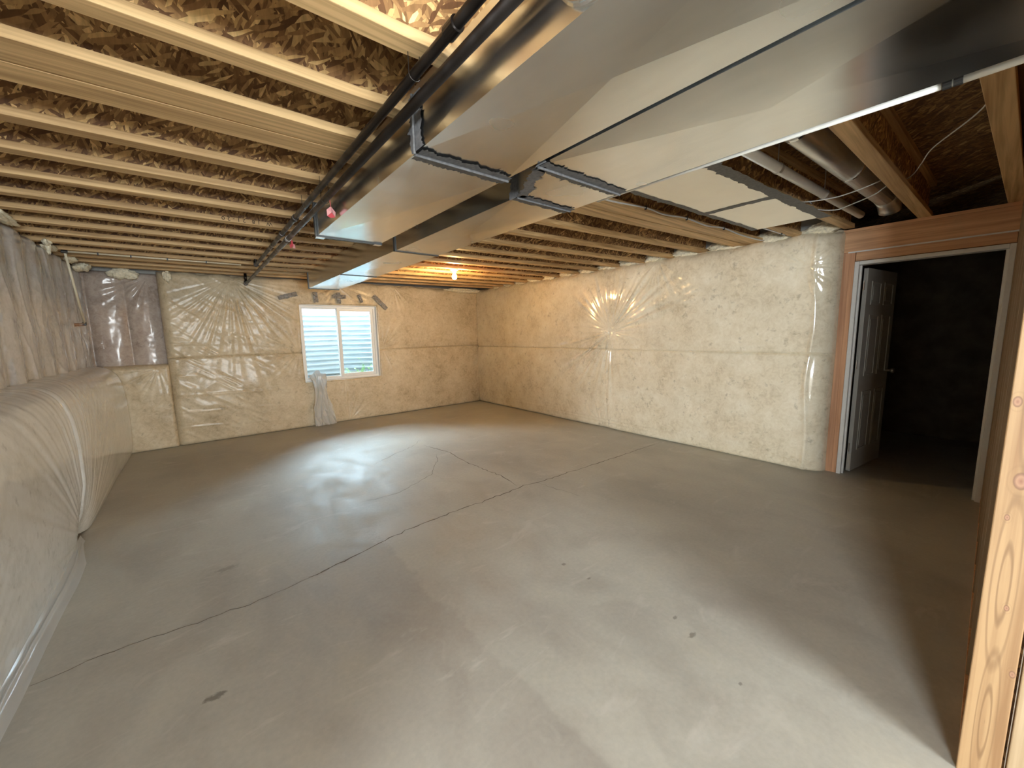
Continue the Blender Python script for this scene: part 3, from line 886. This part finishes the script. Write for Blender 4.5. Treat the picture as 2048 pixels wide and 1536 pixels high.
floor_joist(2.292, .141, .072, 'far half of the doubled wide joist overhead', bev=0)
floor_joist(2.136, .152, .072, 'near half of the doubled wide joist overhead', bev=0)
floor_joist(1.722, .078, .072, 'wooden I-joist just camera-side of the doubled joist')
floor_joist(1.322, .078, .072, 'nearest I-joist crossing the top edge of the picture')
def right_joist(ya, yb, w, label):
    path = [(1.25, ya + (ya - yb) * .4), (DW + .08, yb)]
    e = tag(empty('floor_joist', (path[0][0], path[0][1], H)), label, 'joist', 'floor joists overhead')
    MB().sweep(path, -w, 0, H, H + .038).build('bottom_flange', MAT['flange'], e, bevel=.003)
    MB().sweep(path, -w/2 - .006, -w/2 + .006, H + .038, H + .262).build('web', MAT['osb_web'], e)
    MB().sweep(path, -w, 0, H + .262, H + .2995).build('top_flange', MAT['flange'], e)
right_joist(.580, .512, .085, 'I-joist above the door crossed by loose wires')
right_joist(.125, .020, .085, 'I-joist over the right end of the doorway header')

# printed grade stamp, upside down on the side of a flange
fc = bpy.data.curves.new('stamp', 'FONT'); fc.body = '05 1T  R-QTVSVW 18 21-20'; fc.size = .043; fc.space_character = 1.7
fo = bpy.data.objects.new('stamp', fc); COL.objects.link(fo)
bpy.context.view_layer.update()
dm = bpy.data.meshes.new_from_object(fo.evaluated_get(bpy.context.evaluated_depsgraph_get()))
bpy.data.objects.remove(fo, do_unlink=True)
je, jp, jw = joists[3]
st = link('grade_stamp', dm, MAT['ink'])
# text runs right to left, upside down, on the face towards the camera
st.rotation_euler = (math.pi / 2, math.pi, 0)
st['kind'] = 'stuff'
st.location = (1.12, jp[0][1] - jw - .0012, H + .0365)
wm = st.matrix_basis.copy()
st.parent = je; st.matrix_parent_inverse = Matrix.Translation(-Vector(je.location))

# ------------------------------------------------------------------ ducts
ZB = 2.21
def duct_section(parent, y0, y1, xl0, xr0, xl1, xr1, zb=ZB, zt=H - .004, cross=.011, name='duct_section', mat=None):
    """sheet-metal box section with cross-broken panels; 0 = near end, 1 = far end"""
    mb = MB()
    A = [(xl0, y0, zb), (xr0, y0, zb), (xr1, y1, zb), (xl1, y1, zb)]
    B = [(xl0, y0, zt), (xr0, y0, zt), (xr1, y1, zt), (xl1, y1, zt)]
    mb.v += A + B
    def fan(i, j, k, l, c):
        n = len(mb.v); mb.v.append(c)
        for (p, q) in ((i, j), (j, k), (k, l), (l, i)): mb.f.append((p, q, n))
    ym = (y0 + y1) / 2; zm = (zb + zt) / 2
    fan(0, 3, 2, 1, ((xl0 + xr0 + xl1 + xr1) / 4, ym, zb - cross))
    fan(0, 4, 7, 3, ((xl0 + xl1) / 2 - cross * .35, ym, zm))
    fan(1, 2, 6, 5, ((xr0 + xr1) / 2 + cross * .35, ym, zm))
    mb.f += [(4, 5, 6, 7), (0, 1, 5, 4), (3, 7, 6, 2)]
    return mb.build(name, mat or MAT['galv'], parent)
def cleat(parent, y, xl, xr, w=.016):
    mb = MB().box(xl - .005, xr + .005, y - w, y + w, ZB - .005, ZB).box(xl - .005, xl, y - w, y + w, ZB, H - .01).box(xr, xr + .005, y - w, y + w, ZB, H - .01)
    return mb.build('drive_cleat', MAT['cleat'], parent)
def ragged(parent, pts, n, w0, w1, seed, name='mastic', axis=None):
    """brushed band of mastic: pts = two ends on the surface, axis = width direction, normal lift in pts"""
    rng = random.Random(seed)
    a, c = Vector(pts[0]), Vector(pts[1]); ax = Vector(axis).normalized()
    nrm = ax.cross((c - a).normalized())
    mb = MB()
    l = r = 0
    for i in range(n + 1):
        p = a.lerp(c, i / n)
        l = .75 * l + rng.gauss(0, .0035); r = .75 * r + rng.gauss(0, .0035)
        q0 = p - ax * (w0 + l + (rng.random() < .06) * rng.uniform(.004, .02)); q1 = p + ax * (w1 + r + (rng.random() < .06) * rng.uniform(.004, .02))
        mb.v += [tuple(q0), tuple(p + nrm * 0), tuple(q1)]
    for i in range(n):
        b = 3 * i
        mb.f += [(b, b+1, b+4, b+3), (b+1, b+2, b+5, b+4)]
    return mb.build(name, MAT['mastic'], parent, recalc=False)
DL0, DL1 = .735, 1.178
d1 = tag(empty('supply_duct', (DL0, 0, ZB)), 'shorter galvanised duct on the left, ending in a flat cap', 'duct')
duct_section(d1, -2.2, -.02, DL0, DL1, DL0, DL1)
duct_section(d1, -.02, 1.46, DL0, DL1, DL0, DL1)
duct_section(d1, 1.46, 3.03, DL0, DL1, DL0, DL1)
cleat(d1, -.02, DL0, DL1)
mb = MB().box(DL0 - .006, DL1 + .006, 3.016, 3.045, ZB - .008, ZB - .001).box(DL0 - .012, DL0 - .001, 3.016, 3.045, ZB - .008, H - .01).box(DL1 + .001, DL1 + .012, 3.016, 3.045, ZB - .008, H - .01)
mb.box(DL0, DL1, 3.031, 3.036, ZB, H - .01)
mb.build('end_cap', MAT['cleat'], d1)
for x0 in (DL0 - .010, DL1 - .05):
    MB().box(x0, x0 + .055, 3.010, 3.050, ZB - .013, ZB - .0085).build('cap_tab', MAT['galv'], d1)
Zm = ZB - .0075
ragged(d1, [(DL0, 1.46, Zm), (DL1 + .004, 1.46, Zm)], 90, .045, .05, 1, axis=(0, 1, 0))
ragged(d1, [(DL0 - .006, 1.45, ZB), (DL0 - .006, 1.45, H - .03)], 40, .05, .045, 2, axis=(0, 1, 0))
MB().tube([(DL0 - .008, 1.46, ZB - .012), (DL1 + .004, 1.46, ZB - .012)], .006, 6).build('joint_bead', MAT['mastic'], d1)
MB().tube([(DL0 - .010, 1.46, ZB - .01), (DL0 - .010, 1.46, H - .03)], .006, 6).build('joint_bead', MAT['mastic'], d1)
mb = MB().lathe([(.112, 0), (.112, -.010), (.117, -.013), (.112, -.016), (.112, -.026), (.0, -.026)], (DL0, .585, 2.322), 'x', 32)
mb.build('round_collar', MAT['galv'], d1, smooth=False)
d2 = tag(empty('supply_duct', (1.2, 0, ZB)), 'long galvanised duct beside the shorter one, running towards the window', 'duct')
RX = 1.762
duct_section(d2, -2.2, -.25, 1.197, RX, 1.197, RX)
duct_section(d2, -.25, 1.27, 1.197, RX, 1.197, RX)
duct_section(d2, 1.27, 1.61, 1.197, RX, 1.368, RX, cross=.003, name='reducer')
duct_section(d2, 1.61, 3.20, 1.368, RX, 1.368, RX)
duct_section(d2, 3.20, 4.72, 1.368, RX, 1.360, RX)
duct_section(d2, 4.72, 6.27, 1.360, RX, 1.352, RX)
for y in (3.20, 4.72): cleat(d2, y, 1.366, RX)
mb = MB().box(1.345, RX + .006, 6.256, 6.285, ZB - .007, H - .01)
mb.build('end_cap', MAT['cleat'], d2)
ragged(d2, [(1.195, 1.27, Zm + .003), (RX, 1.27, Zm + .003)], 90, .05, .04, 3, axis=(0, 1, 0))
ragged(d2, [(1.366, 1.61, Zm + .003), (RX, 1.61, Zm + .003)], 70, .035, .05, 4, axis=(0, 1, 0))
ragged(d2, [(1.20, 1.27, Zm + .003), (1.372, 1.61, Zm + .003)], 40, .012, .035, 5, axis=(1, -.5, 0))
ragged(d2, [(1.192, 1.25, ZB - .004), (1.192, 1.25, H - .03)], 30, .03, .03, 6, axis=(0, 1, 0))
ragged(d2, [(1.362, 1.63, ZB - .004), (1.362, 1.63, H - .03)], 30, .035, .04, 7, axis=(0, 1, 0))
MB().tube([(1.195, 1.27, ZB - .008), (RX, 1.27, ZB - .008)], .006, 6).build('joint_bead', MAT['mastic'], d2)
MB().tube([(1.366, 1.61, ZB - .008), (RX, 1.61, ZB - .008)], .005, 6).build('joint_bead', MAT['mastic'], d2)

# ---- sheet-metal panning closing the joist bay right of the ducts
pan = tag(empty('joist_panning', (3.0, 1.3, H)), 'pale sheet-metal panning edged with dark mastic, right of the long duct', 'panning')
def pan_y(x, f): return (1.205 - .055*(x - 1.5)) * (1 - f) + (1.655 - .05*(x - 1.5)) * f
for (xa, xb) in ((1.5, 3.285), (3.288, 4.22)):
    z0, z1 = H - .010, H - .006
    MB().hexa([(xa, pan_y(xa, 0) - .08, z0), (xb, pan_y(xb, 0) - .08, z0), (xb, pan_y(xb, 1), z0), (xa, pan_y(xa, 1), z0),
               (xa, pan_y(xa, 0) - .08, z1), (xb, pan_y(xb, 0) - .08, z1), (xb, pan_y(xb, 1), z1), (xa, pan_y(xa, 1), z1)]).build('sheet', MAT['panning'], pan)
zz = H - .0115
ragged(pan, [(1.8, pan_y(1.8, 0) - .08, zz), (4.25, pan_y(4.25, 0) - .08, zz)], 110, .03, .055, 11, axis=(.05, 1, 0))
ragged(pan, [(1.8, pan_y(1.8, 1), zz), (4.22, pan_y(4.22, 1), zz)], 110, .03, .012, 12, axis=(.05, 1, 0))
ragged(pan, [(3.287, pan_y(3.287, 0) - .06, zz - .0008), (3.287, pan_y(3.287, 1), zz - .0008)], 30, .03, .025, 13, axis=(1, 0, 0))

# ------------------------------------------------------------------ pipes
def gas_pipe(x, z, y0, y1, r, label, couplings, straps):
    e = tag(empty('gas_pipe', (x, y1, z)), label, 'pipe', 'black iron pipes beside the ducts')
    MB().tube([(x, y0, z), (x, y1, z)], r, 18).build('pipe', MAT['pipe_black'], e, smooth=True)
    for y in couplings:
        MB().lathe([(r, -.026), (r + .006, -.025), (r + .006, .025), (r, .026)], (x, y, z), 'y', 18).build('coupling', MAT['pipe_black'], e, smooth=False)
    MB().lathe([(0, -.034), (r + .007, -.034), (r + .007, .03), (r, .032)], (x, y1, z), 'y', 18).tube([(x, y1, z), (x, y1, z + .04)], r + .007, 18).build('elbow', MAT['pipe_black'], e)
    MB().tube([(x, y1, z + .035), (x, y1, H + .02)], r, 16).build('riser', MAT['pipe_black'], e, smooth=True)
    for y in straps:
        pts = [(x - r - .004, y, H), (x - r - .004, y, z)] + [(x - (r + .004)*math.cos(a), y, z - (r + .004)*math.sin(a)) for a in np.linspace(.2, math.pi - .2, 8)] + [(x + r + .004, y, z), (x + r + .004, y, H)]
        MB().tube(pts, .0014, 6).build('hanger_wire', MAT['pipe_black'], e)
    return e
gas_pipe(.660, 2.378, -2.2, 5.60, .0165, 'thinner black iron pipe, the outer of the two left of the ducts', [1.05, 3.30, 3.85], [1.30, 2.95, 4.3])
gas_pipe(.679, 2.314, -2.2, 7.02, .0180, 'lower black iron pipe running closest to the short duct', [3.75], [2.55, 3.20])

# ---- pink warning tags on the lower pipe
t1 = tag(empty('warning_tag', (.690, 2.50, 2.26)), 'folded pink paper tag hanging in front of the short duct', 'tag')
MB().tube([(.690, 2.50, 2.315), (.694, 2.50, 2.262)], .0016, 6).build('tie', MAT['red'], t1)
c = Vector((.694, 2.50, 2.24))
for sgn in (-1, 1):
    a, b_, d_, e_ = c + Vector((0, 0, .026)), c + Vector((sgn*.028, .012*sgn, 0)), c + Vector((sgn*.022, .006, -.030)), c + Vector((0, -.012, -.010))
    off = Vector((0, .0012, 0))
    MB().hexa([a, b_, d_, e_, a + off, b_ + off, d_ + off, e_ + off]).build('flap', MAT['pink'], t1)
a, b_, d_, e_ = c + Vector((0, -.010, -.011)), c + Vector((-.022, .004, -.030)), c + Vector((0, .012, -.036)), c + Vector((.022, .008, -.030))
MB().hexa([a, b_, d_, e_] + [p + Vector((0, .0012, 0)) for p in (a, b_, d_, e_)]).build('underside', MAT['red'], t1)
t2 = tag(empty('warning_tag', (.70, 3.75, 2.29)), 'small crumpled red tag tied round the lower black pipe', 'tag')
c = Vector((.706, 3.72, 2.285))
for (q, w, h_, m_) in ((Vector((0, 0, 0)), .016, .05, 'red'), (Vector((.014, .01, -.02)), .018, .035, 'pink'), (Vector((-.012, -.004, -.025)), .014, .03, 'red')):
    p = c + q
    MB().hexa([p + Vector((-w*.5, 0, h_*.5)), p + Vector((w*.5, .006, h_*.45)), p + Vector((w*.6, .002, -h_*.5)), p + Vector((-w*.4, -.006, -h_*.55)),
               p + Vector((-w*.5, .002, h_*.5)), p + Vector((w*.5, .008, h_*.45)), p + Vector((w*.6, .004, -h_*.5)), p + Vector((-w*.4, -.004, -h_*.55))]).build('scrap', MAT[m_], t2)
MB().lathe([(.0195, -.006), (.0215, -.006), (.0215, .006), (.0195, .006)], (.679, 3.70, 2.314), 'y', 16).build('tie', MAT['white_pvc'], t2)

# ---- white condensate pipe beside the long duct
pv = tag(empty('condensate_pipe', (1.890, .5, 2.25)), 'white plastic pipe with black couplings along the long duct', 'pipe')
MB().tube([(1.890, -2.2, 2.25), (1.890, .130, 2.25)], .012, 12).build('pipe', MAT['white_pvc'], pv, smooth=True)
MB().tube([(1.890, .136, 2.25), (1.890, .150, 2.25)], .011, 12).build('pipe', MAT['white_pvc'], pv, smooth=True)
MB().tube([(1.890, .172, 2.25), (1.880, .9, 2.25), (1.870, 1.5, 2.25)], [.010, .007, .006], 12).build('pipe', MAT['white_pvc'], pv, smooth=True)
for y in (.127, .150): MB().tube([(1.890, y, 2.25), (1.890, y + .02, 2.25)], .0135, 12).build('coupling', MAT['black_rubber'], pv)
for y in (-1.2, .40): MB().tube([(1.886, y, 2.262), (1.886, y, H)], .002, 6).build('hanger', MAT['galv_dull'], pv)

# ---- flue pipes in the bay near the door
vp = tag(empty('vent_pipe', (3.5, .95, 2.5)), 'white plastic vent pipe between the joists near the door', 'pipe')
MB().tube([(1.4, 1.015, 2.492), (4.72, .845, 2.492)], .030, 16).build('pipe', MAT['white_pvc'], vp, smooth=True)
for x in (2.9, 3.75):
    y = 1.015 - (x - 1.4) * .0512
    MB().tube([(x, y, 2.492), (x + .03, y - .0015, 2.492)], .033, 16).build('band', MAT['galv_dull'], vp)
    MB().tube([(x + .015, y, 2.52), (x + .015, y, H + .29)], .003, 6).build('hanger', MAT['galv_dull'], vp)
rd = tag(empty('round_duct', (3.5, .8, 2.58)), 'round galvanised duct between the joists near the door', 'duct')
MB().tube([(1.4, .83, 2.585), (4.60, .68, 2.585)], .075, 24).build('duct_pipe', MAT['galv_dull'], rd, smooth=True)
MB().tube([(4.60, .68, 2.585), (4.72, .675, 2.575), (4.80, .672, 2.54), (4.83, .67, 2.50)], [.078, .078, .078, .074], 24).build('duct_elbow', MAT['galv_dull'], rd, smooth=True)
for x in (2.6, 3.6): MB().tube([(x, .774 + (3.0-x)*.0469 - .02, 2.585), (x + .025, .773 + (3.0-x)*.0469 - .02, 2.585)], .079, 24).build('joint_ring', MAT['galv'], rd, smooth=False)

# ---- water pipe stub at the far left
wp = tag(empty('water_pipe', (-.93, 6.4, 1.7)), 'cream plastic water pipe dropping beside the upper left batts to a copper stub', 'pipe')
yj = 6.02
MB().tube([(-.93, yj, H - .012), (.55, yj, H - .012)], .0095, 10).build('branch_pipe', MAT['cpvc'], wp, smooth=True)
MB().tube([(-.93, 6.03, H - .02), (-.935, 6.46, 1.715)], .0105, 12).build('drop_pipe', MAT['cpvc'], wp, smooth=True)
MB().tube([(-.955, yj - .005, H - .012), (-.91, yj + .005, H - .016)], .017, 10).build('elbow', MAT['black_rubber'], wp)
MB().tube([(-.935, 6.46, 1.735), (-.935, 6.465, 1.70)], .016, 10).tube([(-.935, 6.465, 1.705), (-.935, 6.43, 1.705)], .014, 10).build('elbow', MAT['black_rubber'], wp)
for dz in (.0, .018): MB().tube([(-.935, 6.44, 1.715 - dz), (-.955, 6.10, 1.700 - dz)], .0055, 10).build('copper_stub', MAT['copper'], wp, smooth=True)
for x in (-.7, -.45, -.15, .2): MB().box(x, x + .012, yj - .014, yj + .014, H - .026, H - .0005).build('clip', MAT['black_rubber'], wp)

# ---- cables
def bez(pts, n=10):
    P = [Vector(p) for p in pts]; out = []
    for i in range(len(P) - 1):
        p0, p1, p2, p3 = P[max(i-1, 0)], P[i], P[i+1], P[min(i+2, len(P)-1)]
        for k in range(n):
            t = k / n
            out.append(.5 * ((2*p1) + (-p0 + p2)*t + (2*p0 - 5*p1 + 4*p2 - p3)*t*t + (-p0 + 3*p1 - 3*p2 + p3)*t**3))
    out.append(P[-1]); return out
cb = tag(empty('electrical_cable', (3.4, 1.75, H)), 'grey cable stapled along the doubled joist right of the ducts', 'cable', 'electrical cables')
def cy(x): return joist_y(1.984, .072, x) - .008
cpts = [(x, cy(x), H + .016 + dz) for (x, dz) in ((1.3, 0), (2.0, .0), (2.45, -.006), (2.85, .010), (3.10, -.004), (3.42, .012), (3.75, -.006), (4.05, .012), (4.4, -.010), (4.8, -.012), (4.93, .0))]
MB().tube(bez(cpts), .0065, 8).build('sheath', MAT['cable'], cb, smooth=True)
for x in (2.85, 3.42, 4.05): MB().box(x, x + .008, cy(x) - .009, cy(x) + .009, H + .012, H + .042).build('staple', MAT['black_rubber'], cb)
cb = tag(empty('electrical_cable', (4.5, 1.42, H)), 'short run of grey cable past the end of the panning', 'cable', 'electrical cables')
MB().tube(bez([(3.6, 1.49, H - .006 + .02), (4.0, 1.47, H + .0), (4.35, 1.44, H - .006), (4.72, 1.42, H - .006)]), .006, 8).build('sheath', MAT['cable'], cb, smooth=True)
MB().box(4.62, 4.63, 1.412, 1.437, H - .016, H - .0005).build('staple', MAT['black_rubber'], cb)
w1 = tag(MB().tube(bez([(3.55, 1.07, 2.50), (3.70, 1.03, 2.462), (3.77, .86, 2.455), (3.72, .72, 2.452), (3.69, .60, 2.47), (3.72, .545, 2.50)]), .004, 6).build('loose_wire', MAT['cable'], smooth=True), 'loose white wire across the joist bay, the one nearer the ducts', 'wire', 'loose wires near the door')
w2 = tag(MB().tube(bez([(3.92, 1.02, 2.50), (4.05, 1.00, 2.462), (4.15, .90, 2.45), (4.09, .80, 2.452), (3.95, .65, 2.455), (3.9, .59, 2.475), (3.9, .545, 2.51)]), .004, 6).build('loose_wire', MAT['cable'], smooth=True), 'loose white wire hanging in a bow across the bay, nearer the door', 'wire', 'loose wires near the door')
w3 = tag(MB().tube(bez([(4.2, .545, 2.56), (3.85, .44, 2.51), (3.55, .37, 2.49), (3.25, .30, 2.475), (2.82, .12, 2.462), (2.7, .06, 2.55)]), .0035, 6).build('loose_wire', MAT['cable'], smooth=True), 'single wire slanting across the brown subfloor above the door', 'wire', 'loose wires near the door')

# ------------------------------------------------------------------ bare bulb
lamp = tag(empty('ceiling_lamp', (3.0, 4.99, H)), 'lit bare bulb in a white porcelain holder on a joist', 'lamp')
bx, by = 3.005, 4.985
MB().lathe([(0, 0), (.058, 0), (.058, -.012), (.050, -.020), (.030, -.030), (.026, -.048), (.0, -.048)], (bx, by, H), 'z', 24).build('lamp_holder', MAT['porcelain'], lamp, smooth=False)
MB().lathe([(.0135, -.046), (.0145, -.060), (.022, -.076), (.0305, -.094), (.033, -.110), (.030, -.126), (.021, -.138), (.009, -.1445), (.0, -.1455)], (bx, by, H), 'z', 24).build('bulb', MAT['bulb'], lamp, smooth=True)

# ------------------------------------------------------------------ small things on the far wall
def tape(pts, w, label, seed):
    rng = random.Random(seed)
    a, c = Vector(pts[0]), Vector(pts[1]); d = (c - a).normalized(); s = Vector((-d.z, 0, d.x))
    mb = MB(); n = 12
    for i in range(n + 1):
        p = a.lerp(c, i / n)
        for j in (-1, -.35, .35, 1):
            q = p + s * (w/2 * j * (1 + rng.uniform(-.15, .15)))
            mb.v.append((q.x, q.y - .004 - rng.uniform(0, .009), q.z))
    for i in range(n):
        for j in range(3):
            b = i*4 + j
            mb.f.append((b, b+1, b+5, b+4))
    o = mb.build('sheathing_tape', MAT['tape'], recalc=False)
    md = o.modifiers.new('thickness', 'SOLIDIFY'); md.thickness = .002
    return tag(o, label, 'tape', 'grey tape strips above the window')
YT = 7.155
tape([(1.09, YT, 2.13), (1.36, YT, 2.21)], .07, 'crumpled grey tape strip up and left of the window', 1)
tape([(1.63, YT, 2.25), (1.64, YT, 2.08)], .065, 'upright grey tape strip above the left window pane', 2)
tape([(1.90, YT, 2.19), (2.12, YT, 2.19)], .065, 'flat grey tape strip forming a cross above the window centre', 3)
tape([(1.995, YT - .008, 2.26), (2.0, YT - .008, 2.07)], .06, 'upright grey tape strip of the cross above the window centre', 4)
tape([(2.34, YT, 2.24), (2.39, YT, 2.10)], .05, 'narrow grey tape strip above the right window pane', 5)
tape([(2.60, YT, 2.23), (2.83, YT, 2.00)], .075, 'slanted grey tape strip at the upper right window corner', 6)

# bunched clear film hanging from the sill
nu, nv = 90, 120
a, t = np.meshgrid(np.linspace(-1, 1, nu), np.linspace(0, 1, nv), indexing='ij')
cx = 1.57 - .03 * t + .10 * t * t + .02 * np.sin(5 * t)
hw = .135 - .05 * np.sin(math.pi * np.clip(t * 1.6, 0, 1)) + .03 * t
X = cx + a * hw + .012 * np.sin(9 * a + 6 * t)
Z = .90 - .885 * t + .05 * (1 - t) * np.cos(3 * a) * (1 - a*a)
Y = 7.105 - .03 * np.abs(np.sin(6.5 * a + 2.2 * np.sin(3 * t))) - .03 * vnoise(a * 4, t * 7, 5) - .012 * ridged(a * 7, t * 9, 6) + .13 * np.clip(1 - t / .10, 0, 1)
sh = tag(link('plastic_sheet', grid_mesh('plastic_sheet', X, Y, Z), MAT['film_loose']), 'bunched clear plastic film hanging from the window sill to the floor', 'plastic sheet')

# ------------------------------------------------------------------ loose insulation
def tuft(loc, size, label, seed, group, rot=0):
    rng = np.random.RandomState(seed)
    bm = bmesh.new(); bmesh.ops.create_icosphere(bm, subdivisions=4, radius=1)
    co = np.array([v.co[:] for v in bm.verts])
    n = 1 + .55 * fbm(co[:, 0]*1.7 + seed, co[:, 2]*1.7 + co[:, 1]*1.3, seed) + .45 * fbm(co[:, 0]*5 + 9, co[:, 2]*5 + co[:, 1]*4, seed + 3, 4)
    co = co * n[:, None] * np.array(size)
    for v, c_ in zip(bm.verts, co): v.co = c_
    m = bpy.data.meshes.new('insulation_tuft'); bm.to_mesh(m); bm.free()
    for p in m.polygons: p.use_smooth = True
    o = link('insulation_tuft', m, MAT['batt']); o.location = loc; o.rotation_euler = (0, 0, rot)
    return tag(o, label, 'insulation', group)
G = 'loose tufts along the left wall top'
tuft((-1.0, 4.62, 2.43), (.05, .26, .030), 'ragged pale tuft at the top left edge of the picture', 1, G)
tuft((-.97, 5.60, 2.435), (.03, .06, .030), 'upper lump of the pale tuft dangling below a joist at left', 2, G)
tuft((-.965, 5.61, 2.385), (.016, .022, .065), 'thin pale strand dangling below a joist at left', 3, G)
tuft((-1.0, 5.86, 2.43), (.04, .13, .025), 'flat pale tuft left of the water pipe top', 4, G)
tuft((-.98, 6.55, 2.425), (.05, .13, .035), 'pale tuft just right of the water pipe top', 5, G)
tuft((-.97, 7.05, 2.41), (.07, .12, .045), 'pale tuft in the left corner below the joists', 6, G)
tuft((-.62, 7.24, 2.385), (.12, .05, .07), 'broad pale tuft sagging above the mauve batts', 7, G)
tuft((-.20, 7.14, 2.37), (.045, .03, .07), 'pointed pale tuft sagging right of the mauve batts', 8, G)
prev = None
ys = sorted([joist_y(y - .04, min(.098, .075 + .011*(y-2.7)), 4.9) for y in far_edges] + [joist_y(1.68, .072, 4.9), joist_y(2.14, .072, 4.9), joist_y(1.28, .072, 4.9)])
mids = [((p + q) / 2, q - p) for p, q in zip(ys[:-1], ys[1:])]
for i, (ym, gap) in enumerate(mids):
    n = len(mids) - 1 - i
    tuft((4.945, ym, 2.475), (.055, gap * .36, .07), 'cream tuft over the right wall, filling the %s joist bay from the window wall' % (ORD[n] if n < len(ORD) else 'nearest'), 30 + i, 'tufts filling the joist bays along the right wall')
tuft((4.6, 7.14, 2.42), (.55, .06, .04), 'long cream roll of batt lying along the top of the far wall', 60, 'tufts on the far wall')
